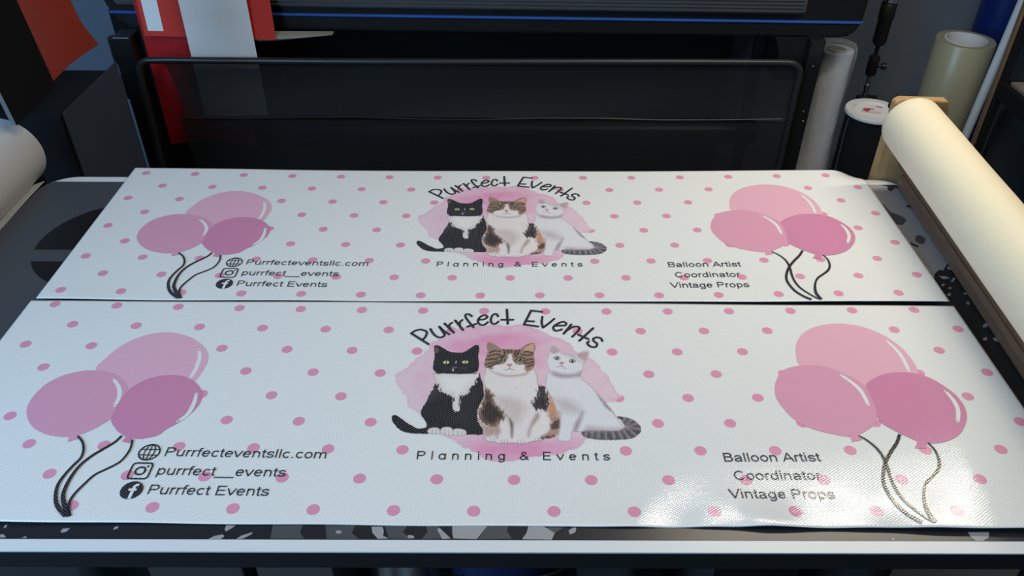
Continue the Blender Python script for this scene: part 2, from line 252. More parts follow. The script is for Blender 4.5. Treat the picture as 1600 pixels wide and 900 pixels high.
# ---- monoline sans lettering drawn as strokes; units of the capital height
def _arc(cx, cy, rx, ry, a0, a1, n=18):
    return [(cx + rx * math.cos(math.radians(a0 + (a1 - a0) * k / n)), cy + ry * math.sin(math.radians(a0 + (a1 - a0) * k / n))) for k in range(n + 1)]
S_ = True; R_ = False      # S_: pass a smooth curve through the points, R_: use them as they are
GLYPH = {
 'o': (.777, [(_arc(.388, .365, .275, .31, 0, 360, 28), R_)]),
 'c': (.698, [(_arc(.375, .365, .265, .31, 42, 318, 24), R_)]),
 'e': (.777, [([(.12, .38), (.655, .38)], R_), (_arc(.388, .365, .268, .31, 3, 322, 26), R_)]),
 'n': (.777, [([(.15, 0), (.15, .73)], R_), ([(.15, .42), (.18, .57), (.28, .655), (.40, .67), (.54, .63), (.61, .53), (.625, .40), (.625, .2), (.625, 0)], S_)]),
 'u': (.777, [([(.625, 0), (.625, .73)], R_), ([(.15, .73), (.15, .5), (.15, .30), (.17, .18), (.25, .08), (.37, .06), (.52, .10), (.61, .22)], S_)]),
 'm': (1.163, [([(.14, 0), (.14, .73)], R_), ([(.14, .44), (.18, .58), (.28, .66), (.38, .67), (.50, .63), (.56, .54), (.575, .42), (.575, .2), (.575, 0)], S_), ([(.575, .44), (.62, .58), (.71, .66), (.81, .67), (.94, .63), (1.0, .54), (1.012, .42), (1.012, .2), (1.012, 0)], S_)]),
 'r': (.465, [([(.15, 0), (.15, .73)], R_), ([(.15, .42), (.18, .56), (.26, .65), (.34, .675), (.45, .655)], S_)]),
 'f': (.388, [([(.19, 0), (.19, .4), (.19, .78), (.22, .90), (.30, .95), (.42, .94)], S_), ([(.03, .675), (.39, .675)], R_)]),
 't': (.388, [([(.19, .92), (.19, .6), (.19, .20), (.22, .09), (.29, .055), (.38, .065)], S_), ([(.03, .675), (.37, .675)], R_)]),
 'i': (.31, [([(.155, 0), (.155, .73)], R_), ([(.155, .87), (.155, 1.0)], R_)]),
 'l': (.31, [([(.155, 0), (.155, 1.0)], R_)]),
 'v': (.698, [([(.03, .73), (.355, .02)], R_), ([(.343, .02), (.668, .73)], R_)]),
 's': (.698, [([(.60, .53), (.54, .63), (.36, .67), (.18, .62), (.13, .52), (.19, .42), (.36, .37), (.55, .30), (.61, .20), (.54, .10), (.36, .06), (.17, .10), (.09, .22)], S_)]),
 'a': (.777, [([(.12, .51), (.20, .64), (.38, .67), (.55, .63), (.61, .50), (.61, .3), (.61, .14), (.645, .0)], S_), ([(.61, .41), (.42, .38), (.20, .33), (.115, .20), (.18, .09), (.32, .055), (.50, .11), (.60, .24)], S_)]),
 '\u0251': (.80, [(_arc(.37, .365, .275, .31, 0, 360, 28), R_), ([(.645, 0), (.645, .73)], R_)]),
 'd': (.777, [(_arc(.37, .365, .255, .31, 0, 360, 28), R_), ([(.625, 0), (.625, 1)], R_)]),
 'p': (.777, [(_arc(.405, .365, .255, .31, 0, 360, 28), R_), ([(.15, -.27), (.15, .73)], R_)]),
 'g': (.777, [(_arc(.37, .365, .255, .31, 0, 360, 28), R_), ([(.625, .73), (.625, .4), (.625, -.0), (.58, -.15), (.42, -.22), (.24, -.20), (.13, -.09)], S_)]),
 'P': (.931, [([(.16, 0), (.16, 1)], R_), ([(.16, .94), (.56, .94)] + _arc(.56, .71, .24, .23, 90, -90, 12) + [(.16, .48)], R_)]),
 'E': (.931, [([(.16, 0), (.16, 1)], R_), ([(.16, .94), (.82, .94)], R_), ([(.16, .52), (.78, .52)], R_), ([(.16, .06), (.84, .06)], R_)]),
 'B': (.931, [([(.16, 0), (.16, 1)], R_), ([(.16, .94), (.52, .94)] + _arc(.52, .74, .23, .20, 90, -90, 10) + [(.16, .54)], R_), ([(.16, .54), (.55, .54)] + _arc(.55, .30, .255, .24, 90, -90, 10) + [(.16, .06)], R_)]),
 'A': (.931, [([(.03, 0), (.475, .99)], R_), ([(.455, .99), (.90, 0)], R_), ([(.19, .33), (.74, .33)], R_)]),
 'C': (1.008, [(_arc(.51, .50, .40, .445, 42, 318, 28), R_)]),
 'V': (.931, [([(.03, 1), (.475, .01)], R_), ([(.455, .01), (.90, 1)], R_)]),
 '&': (.93, [([(.88, .02), (.60, .34), (.34, .64), (.28, .78), (.33, .90), (.46, .95), (.59, .90), (.63, .79), (.57, .67), (.40, .54), (.22, .42), (.13, .26), (.20, .11), (.38, .05), (.56, .10), (.70, .25), (.79, .46)], S_)]),
 '_': (.777, [([(-.02, -.17), (.80, -.17)], R_)]),
 '.': (.388, [([(.194, 0), (.194, .13)], R_)]),
 ' ': (.388, []),
}

# ---- raster painting of the cats and the watercolour wash (returned as a colour grid)
def inside_dist(poly, X, Y):
    """signed distance, positive inside"""
    d = np.full(X.shape, 1e9); ins = np.zeros(X.shape, bool)
    n = len(poly)
    for i in range(n):
        x0, y0 = poly[i]; x1, y1 = poly[(i + 1) % n]
        ex, ey = x1 - x0, y1 - y0
        t = np.clip(((X - x0) * ex + (Y - y0) * ey) / (ex * ex + ey * ey + 1e-18), 0, 1)
        d = np.minimum(d, (X - x0 - t * ex) ** 2 + (Y - y0 - t * ey) ** 2)
        c = (y0 > Y) != (y1 > Y)
        with np.errstate(divide='ignore', invalid='ignore'):
            ins ^= c & (X < ex * (Y - y0) / (ey if ey != 0 else 1e-18) + x0)
    d = np.sqrt(d)
    return np.where(ins, d, -d)
def line_dist(pts, X, Y):
    d = np.full(X.shape, 1e9)
    for (x0, y0), (x1, y1) in zip(pts, pts[1:]):
        ex, ey = x1 - x0, y1 - y0
        t = np.clip(((X - x0) * ex + (Y - y0) * ey) / (ex * ex + ey * ey + 1e-18), 0, 1)
        d = np.minimum(d, (X - x0 - t * ex) ** 2 + (Y - y0 - t * ey) ** 2)
    return np.sqrt(d)
RNG = np.random.default_rng(11)
def vnoise(X, Y, sx, sy, ang=0.0, seed=0):
    c, s = math.cos(ang), math.sin(ang)
    u, v = (c * X + s * Y) / sx + 100, (-s * X + c * Y) / sy + 100
    iu, iv = np.floor(u).astype(int), np.floor(v).astype(int)
    fu, fv = u - iu, v - iv
    fu, fv = fu * fu * (3 - 2 * fu), fv * fv * (3 - 2 * fv)
    def h(a, b):
        k = (a * 374761393 + b * 668265263 + seed * 974711) & 0x7fffffff
        k = ((k ^ (k >> 13)) * 1274126177) & 0x7fffffff
        return ((k ^ (k >> 16)) & 0xffff) / 65535.0
    return (h(iu, iv) * (1 - fu) + h(iu + 1, iv) * fu) * (1 - fv) + (h(iu, iv + 1) * (1 - fu) + h(iu + 1, iv + 1) * fu) * fv
def lin(r, g, b):
    return np.array([((v / 255 + .055) / 1.055) ** 2.4 if v > 10 else v / 255 / 12.92 for v in (r, g, b)])
class Canvas:
    def __init__(s, x0, x1, y0, y1, step=0.0008):
        s.xs = np.arange(x0, x1, step); s.ys = np.arange(y0, y1, step)
        s.X, s.Y = np.meshgrid(s.xs, s.ys, indexing='ij')
        s.col = np.ones(s.X.shape + (3,)) * np.array(WHITE)
        s.alpha = np.full(s.X.shape, -1.0)
        s.fur = vnoise(s.X, s.Y, .0016, .006, .1, 3) - .5
        s.fine = vnoise(s.X, s.Y, .0011, .003, -.3, 5) - .5
    def win(s, P, pad):
        i0, i1 = np.searchsorted(s.xs, [P[:, 0].min() - pad, P[:, 0].max() + pad])
        j0, j1 = np.searchsorted(s.ys, [P[:, 1].min() - pad, P[:, 1].max() + pad])
        return slice(i0, i1), slice(j0, j1)
    def blend(s, w, a, c, tex=0.0):
        a = np.clip(a, 0, 1)[..., None]
        c = np.array(c) * np.clip(1 + tex * (s.fur[w] + s.fine[w])[..., None], 0.1, 2)
        s.col[w] = s.col[w] * (1 - a) + c * a
    def poly(s, P, c, soft=.001, op=1.0, rag=0.0, tex=0.0, smooth=True, mask=False, inset=0.0):
        P = art(P)
        if smooth: P = catmull(P, True, 4)
        w = s.win(P, soft + rag + .002)
        d = inside_dist(P, s.X[w], s.Y[w]) - inset
        d = d + rag * 2 * s.fur[w]
        s.blend(w, np.clip(d / soft + .5, 0, 1) * op, c, tex)
        if mask: s.alpha[w] = np.maximum(s.alpha[w], d)
    def line(s, P, c, wd, op=1.0, soft=.0008, smooth=True, tex=0.0):
        P = art(P)
        if smooth and len(P) > 2: P = catmull(P, False, 5)
        w = s.win(P, wd + soft)
        s.blend(w, np.clip((wd - line_dist(P, s.X[w], s.Y[w])) / soft + .5, 0, 1) * op, c, tex)
    def ell(s, p, rx, ry, c, op=1.0, soft=.25, ang=0.0):
        p = np.array(p, float) * 1e-4
        P = np.array([p - max(rx, ry) * 1.3, p + max(rx, ry) * 1.3]); w = s.win(P, 0)
        X, Y = s.X[w] - p[0], s.Y[w] - p[1]
        u, v = math.cos(ang) * X + math.sin(ang) * Y, -math.sin(ang) * X + math.cos(ang) * Y
        s.blend(w, np.clip((1 - np.sqrt((u / rx) ** 2 + (v / ry) ** 2)) / soft + .5, 0, 1) * op, c)
def eye(cv, p, rx, ry, iris, pw, ang=0.0, dark=(30, 28, 28)):
    cv.ell(p, rx * 1.22, ry * 1.3, lin(*dark), .9, .3, ang)
    cv.ell(p, rx, ry, lin(*iris), 1, .2, ang)
    cv.ell(p, pw, ry * .92, lin(18, 18, 20), 1, .35, ang)
    cv.ell((p[0] - 12, p[1] + 14), .0009, .0009, lin(240, 240, 240), .9, .4)

def fit_canvas(P):
    P = art(P); a, b = P.min(0) - .006, P.max(0) + .006
    return Canvas(a[0], b[0], a[1], b[1])
def paint_cats():
    K = ART['cat']; out = {}
    # black and white cat
    k = K['B']; cv = fit_canvas(k['head'] + k['body'] + k['tail'])
    blk = lin(38, 34, 36)
    cv.poly(k['tail'], blk, mask=True, rag=.0006, tex=.5)
    cv.poly(k['body'], blk, mask=True, rag=.0012, tex=.5)
    P = art(k['body']); c = P.mean(0)
    cv.ell((c - [.040, -.035]) * 1e4, .022, .028, lin(72, 68, 72), .55, 1.0)
    cv.ell((c + [.030, -.010]) * 1e4, .018, .040, lin(52, 48, 52), .5, 1.0)
    cv.poly(k['chest'], lin(226, 216, 214), soft=.0025, rag=.0035, tex=.12)
    cv.poly(k['chest'], lin(238, 234, 232), soft=.012, rag=.002, inset=.008)
    for p in k['paws']:
        cv.poly(p, lin(120, 110, 112), mask=True, rag=.0004)
        cv.poly(p, lin(228, 220, 220), inset=.0006, soft=.002, tex=.1)
        q = art(p); x0, x1 = q[:, 0].min(), q[:, 0].max(); y0 = q[:, 1].min()
        for t in (.36, .66):
            x = x0 + (x1 - x0) * t
            cv.line([(x * 1e4, y0 * 1e4 + 15), (x * 1e4, y0 * 1e4 + 105)], lin(130, 115, 118), .0005, .8)
    cv.poly(k['head'], blk, mask=True, rag=.0008, tex=.45)
    cv.poly(k['ear'], lin(120, 98, 90), soft=.004, op=.8, tex=.4)
    e = art(k['head']); 
    for p in k['eyes']: eye(cv, p, .0056, .0038, (214, 220, 158), .0013)
    for p, c in zip(k['nose'], ((200, 195, 200), (105, 98, 102), (225, 220, 220))): cv.poly(p, lin(*c), soft=.001, smooth=False)
    hx, hy = e.mean(0) * 1e4
    for i in range(3):
        cv.line([(hx + 60, hy - 260 - 22 * i), (hx + 210, hy - 262 - 45 * i)], lin(120, 116, 120), .0003, .35)
        cv.line([(hx - 60, hy - 260 - 22 * i), (hx - 210, hy - 262 - 45 * i)], lin(120, 116, 120), .0003, .35)
    out['B'] = cv
    # white cat with a striped tail
    k = K['W']; cv = fit_canvas(k['out'] + k['tail'])
    wh = lin(232, 228, 234)
    cv.poly(k['tail'], lin(88, 82, 88), mask=True, rag=.001, tex=.5)
    tp = catmull(art(k['tailpath']), False, 8)
    for i in range(3, len(tp) - 2, 5):
        d = tp[i + 1] - tp[i - 1]; n = np.array([-d[1], d[0]]); n /= np.linalg.norm(n)
        cv.line(np.array([tp[i] - n * .0125, tp[i] + n * .0125]) * 1e4, lin(158, 148, 154), .0024, .65, .004, tex=.5)
    cv.poly(k['tail'], lin(70, 66, 72), soft=.004, op=.0)
    cv.poly(k['out'], lin(196, 188, 194), mask=True, rag=.0005)
    cv.poly(k['out'], wh, soft=.004, inset=.002, tex=.05)
    cv.poly(k['chestsh'], lin(196, 180, 186), soft=.022, op=.75, tex=.1)
    cv.poly(k['leg2'], lin(180, 160, 166), soft=.006, op=.75)
    cv.poly(k['legsh'], lin(150, 128, 138), soft=.008, op=.85)
    cv.poly(k['rump'], lin(190, 176, 182), soft=.012, op=.8)
    cv.poly(k['back'], lin(165, 154, 162), soft=.004, op=.9, rag=.002, tex=.5)
    cv.poly(k['chin'], lin(160, 140, 146), soft=.010, op=.85)
    cv.poly(k['headgrey'], lin(196, 186, 192), soft=.008, op=.8, tex=.2)
    for p in k['ears']:
        cv.poly(p, lin(196, 160, 164), soft=.004, op=.9, tex=.15)
    for p, a in zip(k['eyes'], (-.2, -.2)): eye(cv, p, .0052, .0043, (168, 182, 158), .0022, a, (90, 84, 84))
    cv.poly(k['nose'], lin(206, 140, 148), soft=.0015)
    for p in k['mouth']: cv.line(p, lin(120, 90, 96), .0006, .9)
    out['W'] = cv
    # calico tabby in the middle
    k = K['C']; cv = fit_canvas(k['out'])
    wh = lin(236, 226, 226)
    cv.poly(k['out'], lin(196, 178, 172), mask=True, rag=.0008)
    cv.poly(k['out'], wh, soft=.003, inset=.0018, tex=.06)
    cv.poly(k['belly'], lin(208, 188, 186), soft=.020, op=.8, tex=.12)
    cv.poly(k['lhaunch'], lin(186, 152, 138), soft=.008, op=.9, rag=.004, tex=.35)
    cv.poly(k['lpatch'], lin(160, 122, 104), soft=.004, rag=.004, tex=.5)
    cv.poly(k['lpatch'], lin(58, 48, 46), soft=.012, rag=.006, inset=.004, tex=.7)
    cv.poly(k['orange'], lin(204, 150, 116), soft=.006, rag=.003, tex=.3)
    cv.poly(k['rpatch'], lin(64, 54, 52), soft=.005, rag=.005, tex=.7)
    cv.poly(k['rhaunch'], lin(186, 148, 128), soft=.005, rag=.003, tex=.4)
    cv.poly(k['thigh'], lin(238, 228, 226), soft=.006, rag=.002, tex=.08)
    for p in k['spots']: cv.poly(p, lin(66, 54, 50), soft=.005, rag=.004, op=.9, tex=.6)
    cv.poly(k['gap'], lin(96, 78, 74), soft=.005, op=.9)
    cv.poly(k['gap2'], lin(168, 140, 134), soft=.006, op=.8)
    cv.poly(k['gap3'], lin(176, 150, 144), soft=.005, op=.8)
    # head
    cv.poly(k['headbrown'], lin(160, 126, 108), soft=.002, rag=.0018, tex=.55)
    for p, c in zip(k['ears'], ((158, 130, 120), (214, 168, 146))): cv.poly(p, lin(*c), soft=.004, tex=.2)
    for i, p in enumerate(k['stripes']): cv.line(p, lin(66, 52, 46), .0021, .85, .002, tex=.8)
    cv.poly(k['chin'], lin(176, 148, 142), soft=.006, op=.75)
    for p in k['eyeline']: cv.line(p, lin(40, 34, 32), .0011, .9)
    for p in k['eyes']: eye(cv, p, .0056, .0046, (142, 150, 112), .0026, 0, (44, 36, 34))
    cv.poly(k['nose'], lin(204, 138, 136), soft=.0015)
    for p in k['mouth']: cv.line(p, lin(110, 76, 74), .0007, .9)
    for p in k['toes']: cv.line(p, lin(150, 124, 122), .0005, .8)
    hx, hy = art(k['nose']).mean(0) * 1e4
    for sgn in (-1, 1):
        for j in range(4):
            cv.line([(hx + sgn * 90, hy - 70 - 18 * j), (hx + sgn * 300, hy - 40 - 60 * j)], lin(250, 246, 244), .0003, .6)
    out['C'] = cv
    return out

def paint_wash():
    P = catmull(art(ART['blob']), True, 4)
    cv = Canvas(P[:, 0].min() - .004, P[:, 0].max() + .004, P[:, 1].min() - .004, P[:, 1].max() + .004, .0022)
    X, Y = cv.X, cv.Y
    d = inside_dist(P, X, Y)
    d = d + .006 * (vnoise(X, Y, .012, .010, .4, 21) - .5) + .003 * (vnoise(X, Y, .004, .004, 0, 22) - .5)
    cx, cy = P.mean(0)
    n = .55 * vnoise(X, Y, .060, .022, .25, 8) + .30 * vnoise(X, Y, .025, .012, -.3, 9) + .15 * vnoise(X, Y, .009, .007, 0, 10)
    a = .50 + .50 * n
    top = np.exp(-(((X - (cx - .03)) / .11) ** 2 + ((Y - (cy + .10)) / .06) ** 2))
    bot = np.exp(-(((X - (cx + .02)) / .10) ** 2 + ((Y - (cy - .15)) / .045) ** 2))
    a = a * (.62 + .6 * top + .6 * bot)
    a = np.clip(a, 0, .95) * np.clip(d / .0035, 0, 1)
    a += .12 * np.exp(-((d - .004) / .003) ** 2) * (d > 0)
    pink = np.array((.80, .30, .52))
    cv.col = np.array(WHITE) * (1 - a[..., None]) + pink * a[..., None]
    cv.alpha = d - .0005
    return cv

CATS = paint_cats()
WASH = paint_wash()

def canvas_mesh(name, cv, zf, eps):
    nx, ny = cv.X.shape
    m = cv.alpha > 0
    cell = m[:-1, :-1] & m[1:, :-1] & m[:-1, 1:] & m[1:, 1:]
    ii, jj = np.nonzero(cell)
    idx = lambda i, j: i * ny + j
    F = np.stack([idx(ii, jj), idx(ii + 1, jj), idx(ii + 1, jj + 1), idx(ii, jj + 1)], 1)
    used, inv = np.unique(F.ravel(), return_inverse=True)
    xs, ys = cv.X.ravel()[used], cv.Y.ravel()[used]
    co = np.stack([xs, ys, zf(xs, ys) + eps], 1)
    return np_mesh(name, co, inv.reshape(-1, 4), cv.col.reshape(-1, 3)[used])
def np_mesh(name, co, F, col=None):
    me = bpy.data.meshes.new(name)
    n, k = F.shape
    me.vertices.add(len(co)); me.vertices.foreach_set('co', co.astype(np.float32).ravel())
    me.loops.add(n * k); me.loops.foreach_set('vertex_index', F.astype(np.int32).ravel())
    me.polygons.add(n); me.polygons.foreach_set('loop_start', np.arange(0, n * k, k, dtype=np.int32))
    me.update(calc_edges=True); me.validate()
    if col is not None:
        at = me.color_attributes.new('ink', 'FLOAT_COLOR', 'POINT')
        at.data.foreach_set('color', np.concatenate([col, np.ones((len(col), 1))], 1).astype(np.float32).ravel())
    for p in me.polygons: p.use_smooth = True
    return me

class Flat:
    """flat print: vertices + polygons with material slots, draped over the sheet"""
    def __init__(s): s.v = []; s.f = []; s.mi = []
    def ngon(s, P, mi=0, lay=0):
        """filled smooth outline, built as rings so that it follows the curved sheet"""
        c = P.mean(0); n = len(P); b = len(s.v); R = (1.0, .8, .6, .4, .2)
        for k in R: s.v += [(*(c + (p - c) * k), lay) for p in P]
        s.v.append((*c, lay))
        for q in range(len(R) - 1):
            for i in range(n):
                j = (i + 1) % n
                s.f.append((b + q * n + i, b + q * n + j, b + (q + 1) * n + j, b + (q + 1) * n + i)); s.mi.append(mi)
        for i in range(n):
            s.f.append((b + (len(R) - 1) * n + i, b + (len(R) - 1) * n + (i + 1) % n, b + len(R) * n)); s.mi.append(mi)
    def disc(s, c, r, mi=0, lay=0, n=24):
        b = len(s.v)
        s.v += [(c[0] + r * math.cos(2 * math.pi * i / n), c[1] + r * math.sin(2 * math.pi * i / n), lay) for i in range(n)]
        s.f.append(tuple(range(b, b + n))); s.mi.append(mi)
    def stroke(s, P, wd, mi=0, lay=0, caps=True, smooth=True):
        """ribbon; wd = width or list of widths along the line"""
        P = np.array(P, float)
        if smooth and len(P) > 2: P = catmull(P, False, 8)
        n = len(P); W = np.interp(np.linspace(0, 1, n), np.linspace(0, 1, np.size(wd)), np.atleast_1d(wd)) / 2
        T = np.gradient(P, axis=0); T /= np.linalg.norm(T, axis=1)[:, None] + 1e-12
        Nn = np.stack([-T[:, 1], T[:, 0]], 1); b = len(s.v)
        for p, q, w2 in zip(P, Nn, W): s.v += [(*(p + q * w2), lay), (*(p - q * w2), lay)]
        for i in range(n - 1):
            s.f.append((b + 2 * i, b + 2 * i + 1, b + 2 * i + 3, b + 2 * i + 2)); s.mi.append(mi)
        if caps:
            s.disc(P[0], W[0], mi, lay, 12); s.disc(P[-1], W[-1], mi, lay, 12)
    def text(s, body, x0, x1, yb, cap, mi=0, lay=0, spaced=False, wd=.112, only=None):
        adv = [GLYPH[c][0] for c in body]
        lo = min(p[0] for p in GLYPH[body[0]][1][0][0]) - wd / 2
        hi = sum(adv[:-1]) + max(p[0] for st in GLYPH[body[-1]][1] for p in st[0]) + wd / 2
        W = (x1 - x0) / cap
        if spaced: sx, gap = 1.0, (W - (hi - lo)) / (len(body) - 1)
        else: sx, gap = W / (hi - lo), 0.0
        pen = -lo * sx
        for ci, (c, ad) in enumerate(zip(body, adv)):
            for k, (pts, sm) in enumerate(GLYPH[c][1] if only is None or only[0] <= ci < only[1] else []):
                s.stroke([(x0 + (pen + x * sx) * cap, yb + y * cap) for x, y in pts], wd * cap * (1.05 if c in '.i' and len(pts) == 2 and k else 1), mi, lay, caps=False, smooth=sm)
            pen += ad * sx + gap
    def mesh(s, name, zf, eps0, mats):
        V = np.array(s.v); me = bpy.data.meshes.new(name)
        z = zf(V[:, 0], V[:, 1]) + eps0 + V[:, 2] * .00012
        me.from_pydata(np.stack([V[:, 0], V[:, 1], z], 1).tolist(), [], s.f)
        for mm in mats: me.materials.append(mm)
        me.polygons.foreach_set('material_index', s.mi)
        bm = bmesh.new(); bm.from_mesh(me)
        for f in bm.faces:
            if f.normal.z < 0: f.normal_flip()
        bm.to_mesh(me); bm.free(); me.update()
        return me
DA, DB = 0.11957, 0.059785          # dot lattice
def build_banner(name, label, loc, rz, xl, xr, top, bot, curl, wave, group):
    ktop, kbot = top, bot
    def zf(x, y):
        x = np.asarray(x, float); y = np.asarray(y, float)
        return .0008 + curl * (x - .825) ** 2 + wave(x, y)
    NX, NY = 440, 130
    u = np.linspace(0, 1, NX + 1); v = np.linspace(0, 1, NY + 1)
    U, V = np.meshgrid(u, v, indexing='ij')
    X = xl + (xr - xl) * U
    Y = ktop(X) + (kbot(X) - ktop(X)) * V
    Zt = zf(X, Y)
    n = (NX + 1) * (NY + 1)
    idx = np.arange(n).reshape(NX + 1, NY + 1)
    co = np.stack([X, Y, Zt], -1).reshape(-1, 3)
    q = lambda I: np.stack([I[:-1, :-1], I[:-1, 1:], I[1:, 1:], I[1:, :-1]], -1).reshape(-1, 4)
    co2 = co - [0, 0, .0007]
    border = np.concatenate([idx[:, 0], idx[-1, 1:], idx[-2::-1, -1], idx[0, -2:0:-1]])
    nb = np.roll(border, -1)
    F = np.concatenate([q(idx), q(idx + n)[:, ::-1], np.stack([border, nb, nb + n, border + n], 1)])
    me = np_mesh(name, np.concatenate([co, co2]), F)
    me.materials.append(M_SHEET); me.materials.append(M_DOT); me.materials.append(M_PAINT)
    # pink dots and the watercolour wash belong to the sheet's own pattern
    fl = Flat()
    for j in range(0, 12):
        for i in range(-2, 17):
            x, y = (i + ((j + 1) % 2) * .5) * DA, -j * DB
            if not (xl + .012 < x < xr - .012) or not (kbot(np.array(x)) + .012 < y < ktop(np.array(x)) - .010): continue
            if inside_dist(catmull(art(ART['blob']), True, 2), np.array(x), np.array(y)) > .006: continue
            if inside_dist(catmull(art(ART['cat']['W']['tail']), True, 2), np.array(x), np.array(y)) > -.004: continue
            fl.disc((x, y), .0099, 1, 0, 28)
    dm = fl.mesh('dots', zf, .00015, [M_SHEET, M_DOT])
    wm = canvas_mesh('wash', WASH, zf, .00025)
    for p in wm.polygons: p.material_index = 2
    bm = bmesh.new(); bm.from_mesh(me)
    lay = bm.verts.layers.float_color.get('ink') or bm.verts.layers.float_color.new('ink')
    bm.from_mesh(dm); bm.from_mesh(wm)
    bm.to_mesh(me); bm.free()
    bpy.data.meshes.remove(dm); bpy.data.meshes.remove(wm)
    for p in me.polygons: p.use_smooth = p.material_index != 1
    root = link(name, me)
    root.location = loc; root.rotation_euler = (0, 0, rz)
    tag(root, label, 'banner', group)
    def part(nm, flat, mats, eps=.0006, lab=None):
        o = link(nm, flat.mesh(nm, zf, eps, mats), root)
        if lab: o['label'] = lab
        return o
    # balloons
    for sd in 'lr':
        fl = Flat()
        for i, (b, mi) in enumerate(zip(ART['balloons_' + sd], (0, 1, 2))):
            fl.ngon(catmull(art(b), True, 5), mi, i * 2)
            fl.stroke(art(ART['shine_' + sd][i]), [.0052, .0075, .006], 3, i * 2 + 1)
        for kn, mi in zip(ART['knots_' + sd], (1, 2)): 
            P = art(kn); b = len(fl.v); fl.v += [(*p, 5) for p in P]; fl.f.append(tuple(range(b, b + len(P)))); fl.mi.append(mi)
        part('balloon_print', fl, [M_BB, M_BL, M_BR, M_SHEET], .00035, 'three overlapping pink balloons at the %s end' % ('left' if sd == 'l' else 'right'))
        fl = Flat()
        for st, wd in zip(ART['string_' + sd], ([.0034, .0046, .0068], [.004, .005, .0075], [.0035, .0036, .005]) if sd == 'l' else ([.0024, .0046, .0044, .003], [.005, .0056, .005, .006], [.0026, .005, .004, .007])):
            fl.stroke(art(st), wd, 0, 8, caps=False)
        part('balloon_string_print', fl, [M_INK], .0006, 'black curling balloon strings')
    # cats
    for key, nm, lab in (('W', 'cat_print', 'white cat with grey striped tail'), ('B', 'cat_print', 'black and white cat'), ('C', 'cat_print', 'brown and white tabby cat')):
        cm = canvas_mesh(nm, CATS[key], zf, .0005 + .00015 * 'WBC'.index(key))
        cm.materials.append(M_PAINT)
        o = link(nm, cm, root); o['label'] = lab
    # lettering
    fl = Flat()
    for st in ART['title']: fl.stroke(art(st), .0046 if len(st) > 2 else .0050, 0, 0)
    part('title_lettering', fl, [M_INK], .0011, 'handwritten arched title Purrfect Events')
    for rng, wl in (((0, 8), 'Planning'), ((9, 10), 'ampersand'), ((11, 17), 'Events')):
        fl = Flat(); fl.text('Pl\u0251nning & Events', .7422, 1.0494, -.4389, .0172, spaced=True, only=rng)
        part('tagline_word', fl, [M_INK], .0011, 'spaced tagline word ' + wl)
    fl = Flat()
    fl.text('Purrfecteventsllc.com', .3425, .5978, -.4394, .0182)
    fl.text('purrfect__events', .3430, .5420, -.4772, .0182)
    fl.text('Purrfect Events', .3425, .5250, -.5145, .0182)
    part('contact_lettering', fl, [M_INK], .0011, 'three lines of contact lettering')
    fl = Flat()
    fl.text('Balloon Artist', 1.2298, 1.3833, -.4416, .0180)
    fl.text('Coordinator', 1.2385, 1.3740, -.4782, .0180)
    fl.text('Vintage Props', 1.2226, 1.3829, -.5140, .0180)
    part('services_lettering', fl, [M_INK], .0011, 'three lines of service lettering')
    # icons
    def circ(c, rx, ry=None, n=40):
        ry = rx if ry is None else ry
        return np.array([(c[0] + rx * math.cos(2 * math.pi * i / n), c[1] + ry * math.sin(2 * math.pi * i / n)) for i in range(n + 1)])
    fl = Flat(); c = (.3165, -.4320); r = .0160
    fl.stroke(circ(c, r), .0024, smooth=False); fl.stroke(circ(c, r * .48, r), .0018, smooth=False)
    fl.stroke([(c[0], c[1] - r), (c[0], c[1] + r)], .0018, caps=False)
    for t in (-.36, .36):
        wx = r * math.sqrt(1 - t * t); fl.stroke([(c[0] - wx, c[1] + t * r), (c[0] + wx, c[1] + t * r)], .0018, caps=False)
    part('globe_icon', fl, [M_INK], .0011)
    fl = Flat(); c = (.3160, -.4700); a = .0155; rr = .0055
    P = [(c[0] + sx * (a - rr) + rr * math.cos(t), c[1] + sy * (a - rr) + rr * math.sin(t)) for (sx, sy, t0) in ((1, 1, 0), (-1, 1, 90), (-1, -1, 180), (1, -1, 270)) for t in [math.radians(t0 + k * 15) for k in range(7)]]
    fl.stroke(P + [P[0]], .0028, smooth=False); fl.stroke(circ(c, .0074), .0030, smooth=False); fl.disc((c[0] + .0092, c[1] + .0092), .0018)
    part('camera_icon', fl, [M_INK], .0011)
    fl = Flat(); c = (.3167, -.5075)
    fl.disc(c, .0168, 0, 0, 44)
    fl.stroke([(c[0] + .0078, c[1] + .0098), (c[0] + .0045, c[1] + .0098), (c[0] + .0022, c[1] + .0070), (c[0] + .0020, c[1] + .0030), (c[0] + .0020, c[1] - .0164)], .0048, 1, 1, caps=False, smooth=False)
    fl.stroke([(c[0] - .0050, c[1] + .0008), (c[0] + .0072, c[1] + .0008)], .0044, 1, 1, caps=False)
    part('round_letter_icon', fl, [M_INK, M_SHEET], .0011, 'black disc with a white letter f')
    return root

